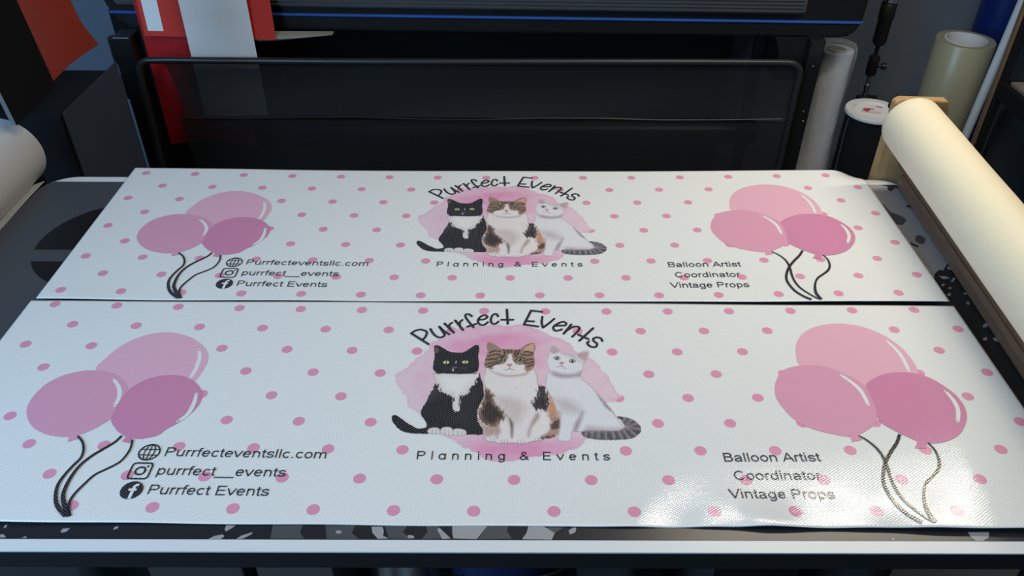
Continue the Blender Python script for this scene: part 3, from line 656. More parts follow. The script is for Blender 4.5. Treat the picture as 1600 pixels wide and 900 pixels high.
bow = lambda e, mid, x: mid + (e - mid) * ((x - .86) / .9) ** 2
def wave_far(x, y):
    z = .0010 * np.sin(x * 13.0 + 1.0) * np.exp(-((y + .555) / .03) ** 2) + .0007 * np.sin(x * 9.0) * np.exp(-((y + .02) / .05) ** 2)
    z = np.where(z < 0, z * .4, z)
    dx = np.clip((x - 1.69) / .073, 0, 1); dy = np.clip((y + .10) / .07, 0, 1)
    return z - .034 * dx * dx * dy * dy
def wave_near(x, y):
    e = np.exp(-((y + .57) / .055) ** 2)
    g = np.clip((x - .92) / .18, 0, 1) * np.clip((1.62 - x) / .2, 0, 1)
    z = e * g * (.0017 * np.sin(x * 24.0 + y * 18) + .0009 * np.sin(x * 55.0 - y * 30 + 1.3) + .0004)
    z += .0005 * np.exp(-((y + .30) / .2) ** 2) * np.sin(x * 6)
    z += .0035 * np.exp(-(((x - 1.262) / .030) ** 2 + ((y + .555) / .022) ** 2))
    return z
build_banner('vinyl_banner', 'white dotted vinyl banner with cats, the farther one lying next to the printer', (0, 0, 0), 0.0,
             -.036, 1.763, lambda x: bow(-.034, -.0255, x), lambda x: bow(-.5675, -.5568, x) + .0010 * np.sin(x * 15 + 2.0), .0146, wave_far, 'printed event banners')
build_banner('vinyl_banner', 'white dotted vinyl banner with cats, the nearer one along the front table edge', (.00959, -.52387, 0), -.0055,
             -.0510, 1.7555, lambda x: bow(-.0505, -.0333, x) + .0008 * np.sin(x * 11 + 2), lambda x: bow(-.569, -.5643, x) + .0006 * np.sin(x * 23), .0150, wave_near, 'printed event banners')
# ================================================================ the room
FZ = -0.90
M_WALL = mat('blue_grey_paint', (0.15, 0.185, 0.245), 0.7, noise=.08, nscale=8)
M_FLOOR = mat('dark_concrete', (0.035, 0.036, 0.040), 0.7, noise=.3, nscale=6)
M_BLK = mat('black_plastic', (0.012, 0.012, 0.013), 0.42, noise=.15, nscale=40)
M_BLK2 = mat('satin_black_metal', (0.010, 0.010, 0.011), 0.30, noise=.1, nscale=30)
M_MATTE = mat('matte_black', (0.008, 0.008, 0.009), 0.8, spec=.15)
def structure(o): o['kind'] = 'structure'; return o
structure(MB().box(-3.2, 4.8, -3.4, 1.66, FZ - .1, FZ).obj('floor', M_FLOOR))
structure(MB().box(-3.2, 4.8, 1.62, 1.74, FZ, 2.3).obj('wall_back', M_WALL))

# ================================================================ cutting table
M_MAT = mat('printed_mat_black', (0.020, 0.021, 0.025), 0.30, noise=.1, nscale=60)
M_MATG = mat('printed_mat_slate', (0.062, 0.066, 0.075), 0.45, noise=.05, nscale=60)
M_MATL = mat('printed_mat_grey', (0.34, 0.33, 0.35), 0.40, noise=.05, nscale=60)
M_MATM = mat('printed_mat_mid_grey', (0.075, 0.076, 0.085), 0.40, noise=.05, nscale=60)
M_TRIM = mat('white_laminate', (0.74, 0.75, 0.77), 0.35, bump=.03, bscale=150)
M_LOGO = mat('printed_mat_logo_black', (0.006, 0.006, 0.007), 0.45)
table = thing('cutting_table', 'long cutting table with white border and dark printed mat under the banners', 'table', (.82, -.6, FZ))
tl = Vector(table.location)
def rrect(x0, x1, y0, y1, r, n=8):
    P = []
    for cx, cy, a in ((x1 - r, y1 - r, 0), (x0 + r, y1 - r, 90), (x0 + r, y0 + r, 180), (x1 - r, y0 + r, 270)):
        P += [(cx + r * math.cos(math.radians(a + 90 * k / n)), cy + r * math.sin(math.radians(a + 90 * k / n))) for k in range(n + 1)]
    return P
def tpart(mb, name, m, **k):
    bmesh.ops.translate(mb.bm, vec=-tl, verts=mb.bm.verts)
    return mb.obj(name, m, table, **k)
o = tpart(MB().prism(rrect(-.240, 1.870, -1.1365, -.0600, .075), 'z', -.0035, -.0008), 'tabletop', M_TRIM); o['label'] = 'white laminate top showing as a border'
o = tpart(MB().prism(rrect(-.239, 1.869, -1.1345, -.0625, .073), 'z', -.042, -.0035), 'edge_band', mat('dark_edge_band', (.014, .013, .013), .6, spec=.3)); o['label'] = 'black underside edge'
# printed mat: one mesh, pattern in material slots
mp = Flat()
def mpoly(P, mi, lay=0):
    b = len(mp.v); mp.v += [(x, y, lay) for x, y in P]; mp.f.append(tuple(range(b, b + len(P)))); mp.mi.append(mi)
full = [p for p in rrect(-.2395, 1.8695, -1.1165, -.0605, .075)]
full = [(x, min(y, -.0840)) for x, y in full]
mpoly(full, 0)
mpoly([(x, min(y, -.0840)) for x, y in rrect(-.2393, .35, -1.04, -.0605, .075)], 1, 1)
cx, cy, rr = .034, -.350, .168
a0, a1 = math.asin((-.379 - cy) / rr), math.asin((-.423 - cy) / rr)
mpoly([(cx + rr * math.cos(t), cy + rr * math.sin(t)) for t in np.linspace(a0, math.pi - a0, 40)], 2, 2)
mpoly([(cx + rr * math.cos(t), cy + rr * math.sin(t)) for t in np.linspace(math.pi - a1, 2 * math.pi + a1, 40)], 2, 2)
mpoly([(1.45, -.0842), (1.8, -.0842), (1.838, -.10), (1.862, -.14), (1.868, -.40), (1.846, -.40), (1.826, -.420), (1.812, -.437), (1.797, -.444), (1.783, -.458), (1.772, -.480), (1.60, -.50), (1.45, -.42)], 3, 1)
LEAF = [[(.159,-1.098),(.159,-1.093),(.162,-1.092),(.163,-1.097)],[(.163,-1.115),(.16,-1.109),(.165,-1.109),(.171,-1.114)],[(.193,-1.115),(.198,-1.112),(.202,-1.115)],[(.245,-1.104),(.246,-1.099),(.256,-1.098),(.254,-1.104),(.247,-1.106)],[(.32,-1.101),(.32,-1.096),(.325,-1.094),(.326,-1.098)],[(.482,-1.1),(.482,-1.092),(.496,-1.092),(.492,-1.097),(.485,-1.103)],[(.463,-1.116),(.47,-1.111),(.481,-1.108),(.485,-1.111),(.481,-1.116)],[(.503,-1.116),(.509,-1.11),(.524,-1.104),(.523,-1.108),(.513,-1.115)]]
LIGHT = [[(.644,-1.104),(.647,-1.1),(.653,-1.102),(.652,-1.106),(.646,-1.106)],[(.695,-1.094),(.711,-1.094),(.714,-1.101),(.714,-1.11),(.723,-1.114),(.707,-1.115),(.698,-1.105)],[(.749,-1.11),(.752,-1.108),(.759,-1.11),(.759,-1.114),(.751,-1.114)],[(.791,-1.098),(.795,-1.096),(.812,-1.114),(.8,-1.115)],[(.813,-1.09),(.866,-1.09),(.85,-1.115),(.816,-1.114),(.814,-1.105)],[(.925,-1.09),(.943,-1.09),(.963,-1.104),(.958,-1.116),(.915,-1.115),(.922,-1.104)],[(.983,-1.1),(.991,-1.094),(.995,-1.095),(.993,-1.103),(.985,-1.107)],[(1.449,-1.115),(1.454,-1.11),(1.455,-1.111),(1.452,-1.116)],[(1.566,-1.101),(1.598,-1.1),(1.592,-1.11),(1.581,-1.116),(1.571,-1.116),(1.567,-1.11)]]
MID = [[(.627,-1.09),(.671,-1.09),(.668,-1.105),(.679,-1.115),(.633,-1.115)],[(.713,-1.09),(.748,-1.09),(.742,-1.103),(.753,-1.115),(.723,-1.114)],[(.773,-1.09),(.793,-1.09),(.8,-1.114),(.771,-1.115),(.778,-1.102)],[(.866,-1.09),(.896,-1.09),(.893,-1.101),(.901,-1.114),(.852,-1.115)],[(.55,-1.09),(.594,-1.09),(.593,-1.105),(.601,-1.115),(.552,-1.115)],[(.963,-1.104),(.983,-1.09),(.96,-1.09),(.95,-1.096)]]
SPECK = [[(1.789,-.464),(1.805,-.466),(1.808,-.473),(1.793,-.476)],[(1.805,-.485),(1.816,-.471),(1.822,-.471),(1.809,-.486)],[(1.836,-.495),(1.841,-.495),(1.835,-.51),(1.829,-.51)],[(1.813,-.524),(1.819,-.521),(1.821,-.528),(1.817,-.529)],[(1.82,-.432),(1.829,-.426),(1.833,-.432),(1.826,-.443),(1.818,-.441)],[(1.78,-.526),(1.789,-.522),(1.785,-.532),(1.778,-.534)],[(1.806,-.554),(1.813,-.55),(1.811,-.56),(1.806,-.562)],[(1.805,-.627),(1.819,-.615),(1.828,-.613),(1.818,-.627),(1.805,-.633)],[(1.807,-.665),(1.82,-.658),(1.823,-.665),(1.814,-.674),(1.808,-.672)],[(1.788,-.665),(1.798,-.66),(1.796,-.668),(1.788,-.671)],[(1.822,-.65),(1.84,-.636),(1.84,-.652),(1.83,-.653)],[(1.781,-.496),(1.789,-.49),(1.788,-.497),(1.781,-.501)],[(1.79,-.506),(1.798,-.502),(1.797,-.509),(1.792,-.51)],[(1.804,-.439),(1.81,-.438),(1.809,-.444),(1.803,-.445)]]
DARK = [[(1.778,-.177),(1.783,-.212),(1.802,-.23),(1.806,-.247),(1.79,-.267),(1.70,-.26),(1.70,-.18)],[(1.791,-.333),(1.801,-.313),(1.812,-.309),(1.819,-.325),(1.806,-.345),(1.797,-.345)],[(1.818,-.092),(1.83,-.088),(1.834,-.102),(1.818,-.116),(1.814,-.11)],[(1.826,-.185),(1.85,-.172),(1.851,-.199),(1.84,-.199)],[(1.842,-.12),(1.85,-.13),(1.852,-.16),(1.846,-.15)],[(1.779,-.338),(1.792,-.353),(1.788,-.359),(1.777,-.348)]]
for P in LEAF + SPECK: mpoly(P, 3, 3)
for P in MID: mpoly(P, 4, 2)
for P in LIGHT: mpoly(P, 3, 3)
for i, P in enumerate(DARK): mpoly(P, 4 if i < 2 else 0, 3)
me = mp.mesh('printed_mat', lambda x, y: np.zeros_like(x), -.0006, [M_MAT, M_MATG, M_LOGO, M_MATL, M_MATM])
me.transform(Matrix.Translation(-tl))
link('printed_mat', me, table)['label'] = 'dark grey and black printed mat surface'
fr = MB()
fr.box(-.11, 1.75, -.62, -.57, -.13, -.042).box(-.16, 1.80, -.15, -.10, -.13, -.042).box(-.16, -.11, -1.04, -.15, -.13, -.042).box(1.75, 1.80, -1.04, -.15, -.13, -.042)
tpart(fr, 'apron', M_MATTE)
for x in (-.15, 1.74):
    for y in (-1.09, -.16):
        tpart(MB().box(x, x + .05, y, y + .05, FZ, -.042, .004), 'leg', M_BLK2)
M_DW = mat('dark_shelf_board', (0.030, 0.024, 0.020), 0.6, noise=.25, nscale=12, stretch=(1, 8, 1))
tpart(MB().box(-.15, 1.79, -1.03, -.12, -.780, -.760, .003), 'lower_shelf', M_DW)

# ---- dark clutter on the shelf below the table
SHZ = -.760
M_FAB = mat('black_cloth', (0.012, 0.012, 0.014), 0.9, noise=.4, nscale=60, bump=.4, bscale=80)
M_GREYB = mat('grey_board', (0.075, 0.068, 0.066), 0.6, noise=.1)
M_POLY = mat('cloudy_polythene', (0.16, 0.15, 0.145), 0.35, noise=.15, nscale=10, bump=.6, bscale=18)
M_BLUE = mat('blue_bucket_plastic', (0.010, 0.020, 0.085), 0.4)
def sheet_stack(name, label, cat, x0, x1, y0, y1, h, m, rz=0.0):
    t = thing(name, label, cat, ((x0 + x1) / 2, (y0 + y1) / 2, SHZ), rz)
    hx, hy = (x1 - x0) / 2, (y1 - y0) / 2
    MB().box(-hx, hx, -hy, hy, 0, h, .004).obj('carton', m, t)
    MB().box(-hx + .002, hx - .002, -hy - .0015, -hy + .012, h - .06, h + .0012, .0).obj('lid_flap', M_MATTE, t)
    return t
sheet_stack('storage_carton', 'grey flat carton under the table near its left end', 'box', .15, .33, -.86, -.50, .40, M_GREYB, .12)
sheet_stack('storage_carton', 'wide grey carton under the table below the contact lettering', 'box', .40, .56, -.87, -.52, .40, M_GREYB, -.08)
sheet_stack('storage_carton', 'dark carton under the table below the right balloons', 'box', 1.30, 1.48, -.86, -.50, .34, mat('dark_carton', (0.040, 0.038, 0.042), 0.5, noise=.1), .05)
t = thing('bucket', 'dark blue plastic bucket under the middle of the table', 'bucket', (.875, -.70, SHZ))
MB().lathe([(.0, .004), (.100, .004), (.108, .0), (.128, .30), (.125, .305), (.105, .012), (.0, .012)], seg=40).obj('tub', M_BLUE, t, smooth=True)
MB().lathe([(.128, .285), (.138, .287), (.138, .305), (.124, .306), (.122, .30), (.128, .285)], seg=40).obj('rim', M_BLUE, t, smooth=True)
MB().tube([(.134 * math.cos(a), .134 * math.sin(a) * .25 - .125, .27 - .10 * math.sin(a)) for a in np.linspace(0, math.pi, 15)], .003, 8).obj('handle', M_BLK2, t)
t = MB().grid(lambda u, v: (.725 + .070 * math.sin(math.pi * v) ** .5 * math.cos(2 * math.pi * u) * (1 + .12 * math.sin(9 * u * 2 * math.pi + 5 * v)) - .065 + .005, -.74 + .085 * math.sin(math.pi * v) ** .5 * math.sin(2 * math.pi * u) * (1 + .1 * math.sin(7 * u * 6.28 + 3)), SHZ + .003 + .33 * (1 - math.cos(math.pi * v)) / 2), 48, 20).obj('plastic_bag', M_POLY, None, smooth=True)
tag(t, 'crumpled cloudy plastic bag under the table left of the blue bucket', 'bag')
for x, lab in ((.02, 'bundle of black cloth under the table at the far left'), (1.15, 'bundle of black cloth under the table right of the blue bucket'), (1.66, 'bundle of black cloth under the table at the far right')):
    o = MB().grid(lambda u, v: (x + .095 * math.sin(math.pi * v) ** .6 * math.cos(6.2832 * u) * (1 + .13 * math.sin(5 * 6.2832 * u + 6 * v)), -.70 + .13 * math.sin(math.pi * v) ** .6 * math.sin(6.2832 * u) * (1 + .1 * math.sin(4 * 6.2832 * u + 2)), SHZ + .002 + .30 * (1 - math.cos(math.pi * v)) / 2 * (1 + .08 * math.sin(3 * 6.2832 * u))), 56, 22).obj('cloth_bundle', M_FAB, None, smooth=True)
    tag(o, lab, 'cloth')

# ================================================================ wide format printer
PY = 0.90
printer = thing('wide_format_printer', 'black wide format printer with blue stripe standing behind the table', 'printer', (.79, 1.15, FZ))
pl = Vector(printer.location)
YAW = -.030
def ppart(mb, name, m, yaw=True, **k):
    R = Matrix.Rotation(YAW, 4, 'Z') if yaw else Matrix.Identity(4)
    bmesh.ops.transform(mb.bm, matrix=R @ Matrix.Translation(-pl), verts=mb.bm.verts)
    return mb.obj(name, m, printer, **k)
M_BODY = mat('printer_black_plastic', (0.009, 0.009, 0.010), 0.40, spec=.3, noise=.1, nscale=60)
M_COVER = mat('printer_grey_cover', (0.060, 0.062, 0.066), 0.45, noise=.2, nscale=90, stretch=(.2, 3, 3))
M_STRIPE = mat('blue_stripe', (0.030, 0.105, 0.42), 0.30)
XL, XR = -.475, 2.075
# body: outline in x-z with rounded bottom corners, extruded in depth
zb = .022
out = [(XL, .62), (XL, .14), (XL + .015, .085), (XL + .045, zb + .018), (XL + .085, zb), (XR - .06, zb), (XR - .028, zb + .008), (XR - .008, zb + .035), (XR, .09), (XR, .62)]
o = ppart(MB().prism(out, 'y', PY, 1.42, .008), 'body', M_BODY); 
o = ppart(MB().prism([(XL + .05, .105), (XR - .20, .105), (XR - .20, .40), (XL + .05, .40)], 'y', PY - .016, PY + .002, .006), 'front_cover', M_COVER); o['label'] = 'grey ribbed front cover'
rb = MB()
for k in range(6): rb.box(XL + .06, XR - .21, PY - .022, PY - .014, .114 + k * .012, .118 + k * .012)
ppart(rb, 'cover_ribs', M_COVER)
o = ppart(MB().prism([(XL + .022, .0725), (XR - .006, .0725), (XR - .001, .0800), (XL + .018, .0800)], 'y', PY - .006, PY + .003, .0012), 'stripe', M_STRIPE); o['label'] = 'thin blue stripe'
def tilt_box(x0, x1, y0, y1, z0, z1): return MB().box(x0, x1, y0, y1, z0, z1, .004)
for x0, x1, s in ((-.425, -.365, -1), (1.893, 1.943, 1)):
    lg = ppart(tilt_box(x0, x1, .82, .90, FZ + .05, .03), 'leg', M_BLK2, False)
    ft = MB().box(x0 - .01, x1 + .01, .55, 1.45, FZ + .045, FZ + .10, .01)
    for y in (.60, 1.40): ft.lathe([(.0, -.014), (.032, -.014), (.032, .014), (.0, .014)], ((x0 + x1) / 2, y, FZ + .032), ((x0 + x1) / 2 + 1, y, FZ + .032), 24)
    ppart(ft, 'foot', M_BLK, False)
    xi = x1 if s < 0 else x0
    if s < 0: continue
    br = MB().prism([(xi, .022), (xi - s * .105, .022), (xi - s * .085, -.03), (xi - s * .085, -.125), (xi, -.125)], 'y', .86, 1.10)
    ppart(br, 'bracket', M_MATTE, False)
# screw heads on the legs
M_CHR = mat('bright_steel', (0.75, 0.75, 0.76), 0.18, metal=1)
for x, z in ((1.918, -.060), (1.922, -.225), (1.928, -.262), (-.372, -.205), (-.374, -.235)):
    ppart(MB().lathe([(0, .0), (.004, .0), (.003, .003), (0, .004)], (x, .8198, z), (x, .7, z), 12), 'screw', M_CHR, False)
# rear panel and media spindle seen between the legs
ppart(MB().box(-.555, 1.72, 1.12, 1.15, FZ + .10, .022), 'rear_panel', M_MATTE, False)
ppart(MB().lathe([(0, 0), (.045, 0), (.045, 2.20), (0, 2.20)], (-.36, 1.06, -.42), (3, 1.06, -.42), 32), 'spindle', M_BLK, False, smooth=True)
ppart(MB().box(1.765, 1.80, 1.00, 1.03, FZ + .02, .022), 'rear_post', M_BLK, False)
# side actuator at the left leg
ac = MB()
ac.lathe([(0, 0), (.026, 0), (.026, .085), (.016, .09), (.016, .14), (.022, .145), (.022, .20), (0, .20)], (-.425, .85, .02), (-.44, .86, -1), 20)
ppart(ac, 'actuator', M_BLK2, False, smooth=True)
ppart(MB().lathe([(0, 0), (.012, 0), (.012, .09), (0, .09)], (-.428, .836, -.10), (-.440, .85, -1), 16), 'actuator_rod', M_CHR, False, smooth=True)
# catch basket: tube frame and mesh
BY = .80
fp = [(-.372, BY, -.60)]
fp += [(-.358, BY, -.20)]
fp += [(-.352 + .04 * (1 - math.cos(t)), BY, -.085 + .045 * math.sin(t)) for t in np.linspace(0, math.pi / 2, 8)]
fp += [(x, BY, -.040 - .0015 * math.sin(3 * x)) for x in np.linspace(-.25, 1.82, 16)]
fp += [(1.872 - .04 + .04 * math.sin(t), BY, -.081 + .04 * math.cos(t)) for t in np.linspace(0, math.pi / 2, 8)]
fp += [(1.872, BY, -.20), (1.872, BY, -.60)]
fr_ = ppart(MB().tube(fp, .0115, 14), 'basket_frame', mat('basket_tube_black', (0.022, 0.022, 0.023), .32), False, smooth=True)
def mesh_mat():
    m = bpy.data.materials.new('black_mesh_fabric'); m.use_nodes = True
    nt = m.node_tree; N = nt.nodes; L = nt.links
    b = N['Principled BSDF']; b.inputs['Base Color'].default_value = (.008, .0085, .009, 1); b.inputs['Roughness'].default_value = .65
    tr = N.new('ShaderNodeBsdfTransparent'); mx = N.new('ShaderNodeMixShader')
    tc = N.new('ShaderNodeTexCoord'); wv = N.new('ShaderNodeTexWave'); wv.bands_direction = 'Z'; wv.inputs['Scale'].default_value = 90; wv.inputs['Distortion'].default_value = .4
    L.new(tc.outputs['Object'], wv.inputs['Vector'])
    mr = N.new('ShaderNodeMapRange'); mr.inputs['To Min'].default_value = .76; mr.inputs['To Max'].default_value = .90
    L.new(wv.outputs['Fac'], mr.inputs['Value']); L.new(mr.outputs[0], mx.inputs[0])
    L.new(tr.outputs[0], mx.inputs[1]); L.new(b.outputs[0], mx.inputs[2])
    L.new(mx.outputs[0], N['Material Output'].inputs['Surface'])
    return m
ms = MB().grid(lambda u, v: (-.262 + u * 2.128 + .030 * (1 - u) * v, BY + .010 * math.sin(math.pi * v) + .004 * math.sin(11 * u + 4 * v) * v, -.048 - v * .196), 60, 8)
ms.grid(lambda u, v: (-.257 + u * 2.123 + .022 * (1 - u) * v, BY + .006 * math.sin(math.pi * v) + .004 * math.sin(11 * u + 4 * v) * v, -.2525 - v * .375), 60, 12)
ppart(ms, 'basket_mesh', mesh_mat(), False, smooth=True)['label'] = 'see-through black mesh of the catch basket'
ppart(MB().tube([(-.26 + k * .21, BY - .006 + .002 * math.sin(k), -.2435 - .004 * math.sin(k * 1.7)) for k in range(11)], .0022, 6), 'basket_seam', M_BLK, False)
# cable at the left leg
cb = MB().tube([(-.43 + .012 * math.sin(k * .9), .95 + .01 * k, -.18 - .09 * k) for k in range(8)], .005, 8).obj('power_cable', M_BLK2, printer)
cb.data.transform(Matrix.Translation(-pl))

# ---- vinyl sheets hanging out of the printer
M_RED = mat('red_vinyl', (0.46, 0.018, 0.022), 0.35)
M_REDO = mat('scarlet_vinyl', (0.62, 0.035, 0.022), 0.35)
M_WHV = mat('white_vinyl', (0.80, 0.82, 0.84), 0.40)
def hang(name, label, xa, xb, y0, zt, zb_, m, curve=.0, bot=None, slant=0.0, sag=.0):
    def fn(u, v):
        x = xa + (xb - xa) * u + slant * v
        z = zt + (zb_ - zt) * v + (bot(u) * v if bot else 0)
        return (x, y0 - curve * math.sin(v * 2.2) + sag * v * v + .004 * math.sin(5 * u + 3 * v), z)
    o = MB().grid(fn, 18, 30, .0007).obj(name, m, None, smooth=True)
    return tag(o, label, 'vinyl sheet', 'vinyl sheets hanging from the printer')
hang('vinyl_sheet', 'long dark red vinyl sheet hanging down behind the mesh basket', -.345, -.030, .872, .30, -.385, M_RED, bot=lambda u: .022 * math.sin(math.pi * u) - .018 * u, slant=.0, curve=.0)
def redwhite():
    xa, xb = -.326, .110
    mb = MB()
    mb.grid(lambda u, v: (xa + (xb - xa) * u, .862 - .010 * v * v + .002 * math.sin(6 * u), .30 - (.30 - .012 + .018 * (1 - u)) * v + .030 * (1 - u) * v), 60, 16, .0006)
    o = mb.obj('vinyl_sheet', [M_REDO, M_WHV], None, smooth=True)
    for p in o.data.polygons:
        x = p.center.x
        if -.312 < x < -.258 and p.center.z > .047: p.material_index = 1
    return tag(o, 'short scarlet vinyl sheet with a white stripe in front of the printer', 'vinyl sheet', 'vinyl sheets hanging from the printer')
redwhite()
hang('vinyl_sheet', 'white vinyl strip hanging from the printer between two red sheets', -.183, .040, .842, .30, -.2575, M_WHV, curve=.004, bot=lambda u: .003 * u)
ms_ = mat('cream_release_paper', (0.30, 0.27, 0.22), .5)
o = MB().grid(lambda u, v: (.03 + .27 * u, .885 - .03 * math.sin(math.pi * v) - .0 * u, .030 - .035 * v * math.cos(u * 1.5)), 20, 8, .0006).obj('release_paper', ms_, None, smooth=True)
tag(o, 'curled edge of beige paper under the printer right of the red vinyl', 'paper')

# ================================================================ right side: roll on the table edge
ANG = -.047
dv = Vector((math.sin(ANG), -math.cos(ANG), 0))
M_CREAM = mat('cream_masking_paper', (0.78, 0.70, 0.52), 0.55, noise=.04, nscale=6, bump=.25, bscale=14, stretch=(1, .5, 1))
M_CARD = mat('brown_cardboard_core', (0.26, 0.17, 0.10), 0.7, noise=.15, nscale=40)
M_WOOD = mat('plywood', (0.42, 0.26, 0.12), 0.55, noise=.35, nscale=9, stretch=(6, 1, 1.2), bump=.05, bscale=40)
M_BROWN = mat('dark_brown_wood', (0.20, 0.108, 0.066), 0.38, noise=.3, nscale=14, stretch=(8, .4, 8))
c0 = Vector((1.823, -.100, .169))
roll = thing('paper_roll', 'large cream paper roll mounted along the right edge of the table', 'paper roll', c0)
def wr(u, h): return .006 * math.sin(6.283 * u * 2 + h * 9) * math.exp(-((h - .25) / .18) ** 2) + .002 * math.sin(6.283 * u * 5 + h * 24)
MB().lathe([(.0365, 0), (.064, 0), (.066, .004)] + [(.066, h) for h in np.linspace(.02, 1.18, 50)] + [(.066, 1.196), (.064, 1.2), (.0365, 1.2), (.0365, 0)], (0, 0, 0), dv, 72, wr).obj('paper', M_CREAM, roll, smooth=True, angle=50)
MB().lathe([(.030, -.006), (.0365, -.006), (.0365, 1.206), (.030, 1.206), (.030, -.006)], (0, 0, 0), dv, 36).obj('core', M_CARD, roll, smooth=True)
def bracket(y, lab):
    t = thing('roll_bracket', lab, 'bracket', (1.863, y, 0), 0, 'plywood roll brackets')
    MB().prism([(-.067, -.16), (.075, -.16), (.075, .14), (.055, .205), (-.055, .208), (-.067, .20)], 'y', -.014, .014, .002).obj('board', M_WOOD, t)
    MB().lathe([(0, -.05), (.014, -.05), (.014, .05), (0, .05)], (c0.x - 1.863 - (c0.y - y) * math.tan(ANG) * -1 * 0 + 0, 0, .169), (c0.x - 1.863, 1, .169), 20).obj('axle', M_BLK2, t, smooth=True)
    for z in (-.10, -.06): MB().lathe([(0, 0), (.006, 0), (.005, .003), (0, .004)], (-.04, -.014, z), (-.04, -1, z), 12).obj('screw', M_CHR, t)
bracket(-.043, 'plywood bracket at the far end of the cream paper roll')
rail = thing('cutter_rail', 'dark brown wooden rail on the right table edge below the cream roll', 'rail', (1.861, -.063, .044))
MB().lathe([(.0, 0), (.018, .002), (.023, .010), (.023, 1.15), (0, 1.15)], (0, 0, .010), Vector((0, 0, .010)) + dv, 28).obj('round_bar', M_BROWN, rail, smooth=True)
rx = Matrix.Rotation(ANG, 4, 'Z')
sb = MB().prism([(-.020, -.0435), (.022, -.0435), (.022, -.012), (-.014, -.008), (-.022, -.016)], 'y', -1.15, -.030, .002)
bmesh.ops.transform(sb.bm, matrix=rx, verts=sb.bm.verts); sb.obj('base_strip', M_BROWN, rail)

# ---- rolls and stands on the floor at the right
def cyl(x, y, zt, r, prof_top): return [(0, 0)] + [(r, 0)] + prof_top
t = thing('film_roll', 'black film roll standing upright with a round white end cap', 'film roll', (2.040, .555, FZ))
H = .806
MB().lathe([(0, 0), (.080, 0), (.0805, .004), (.0805, H - .012), (.0, H - .012)], seg=48).obj('film', mat('black_film', (0.010, 0.010, 0.011), .35), t, smooth=True)
M_CAP = mat('white_cap_plastic', (0.50, 0.50, 0.50), .45)
MB().lathe([(.0, H - .012), (.086, H - .012), (.087, H - .006), (.084, H), (.062, H - .001), (.059, H - .006), (.0, H - .006)], seg=56).obj('end_cap', M_CAP, t, smooth=True)
lb = Flat(); lb.disc((0, 0), .0585, 0, 0, 48)
b = len(lb.v)
for P in ([(-.034, .004), (-.026, .016), (-.010, .020), (.006, .016), (.002, .010), (-.008, .011), (-.012, .000), (-.020, -.010), (-.026, -.004)], [(.010, .036), (.030, .030), (.031, .038), (.012, .043)]):
    b = len(lb.v); lb.v += [(x, y, 1) for x, y in P]; lb.f.append(tuple(range(b, b + len(P)))); lb.mi.append(1)
for k in range(5):
    ccx = -.030 + k * .0115
    lb.stroke([(ccx + .005 * math.cos(a), -.009 + .006 * math.sin(a)) for a in np.linspace(.5, 5.8, 10)], .0022, 2, 1, caps=False)
me = lb.mesh('cap_label', lambda x, y: np.zeros_like(x) + H - .0055, 0.0, [mat('white_label', (.56, .55, .56), .5), mat('red_label_print', (.42, .03, .04), .5), mat('grey_label_print', (.12, .12, .12), .5)])
me.transform(Matrix.Rotation(-.25, 4, 'Z'))
link('cap_label', me, t)['label'] = 'round white label with a red emblem and grey lettering'
MB().tube([(-.081, -.02, H - .02), (-.083, -.022, H - .08), (-.0815, -.026, H - .22), (-.0815, -.03, H - .5), (-.082, -.03, .004)], .0016, 6).obj('film_edge', M_GREYB, t)

t = thing('wrapped_roll', 'pale vinyl roll in clear plastic wrap standing behind the right printer leg', 'vinyl roll', (2.070, 1.03, FZ))
H = .820
MB().lathe([(.036, .0), (.060, 0), (.060, H), (.036, H), (.036, 0)], seg=48).obj('vinyl', mat('pale_grey_vinyl', (.52, .55, .61), .5), t, smooth=True)
MB().lathe([(.0355, .0), (.0305, 0), (.0305, H + .002), (.0355, H + .002), (.0355, 0)], seg=36).obj('core', mat('grey_brown_card', (.20, .18, .15), .7, noise=.3, nscale=40), t, smooth=True)
def film_mat():
    m = bpy.data.materials.new('clear_crinkled_film'); m.use_nodes = True
    nt = m.node_tree; N = nt.nodes; L = nt.links
    b = N['Principled BSDF']; b.inputs['Base Color'].default_value = (.75, .78, .82, 1); b.inputs['Roughness'].default_value = .12; b.inputs['Alpha'].default_value = .26
    tc = N.new('ShaderNodeTexCoord'); n = N.new('ShaderNodeTexNoise'); n.inputs['Scale'].default_value = 26; n.inputs['Detail'].default_value = 6
    mp_ = N.new('ShaderNodeMapping'); mp_.inputs['Scale'].default_value = (1, 1, .4); L.new(tc.outputs['Object'], mp_.inputs[0]); L.new(mp_.outputs[0], n.inputs['Vector'])
    bp = N.new('ShaderNodeBump'); bp.inputs['Strength'].default_value = .9; bp.inputs['Distance'].default_value = .02
    L.new(n.outputs['Fac'], bp.inputs['Height']); L.new(bp.outputs[0], b.inputs['Normal'])
    return m
M_FILM = film_mat()
def fw(u, h): return .10 * math.sin(6.283 * u * 3 + h * 3) * .5 + .05 * math.sin(6.283 * u * 9 + h * 11) * .6
MB().lathe([(.068, .003)] + [(.070 + .006 * math.sin(h * 9), h) for h in np.linspace(.03, H - .01, 30)] + [(.070, H + .018), (.060, H + .022), (.050, H + .010), (.040, H + .016)], seg=72, jit=fw).obj('plastic_wrap', M_FILM, t, smooth=True, angle=80)

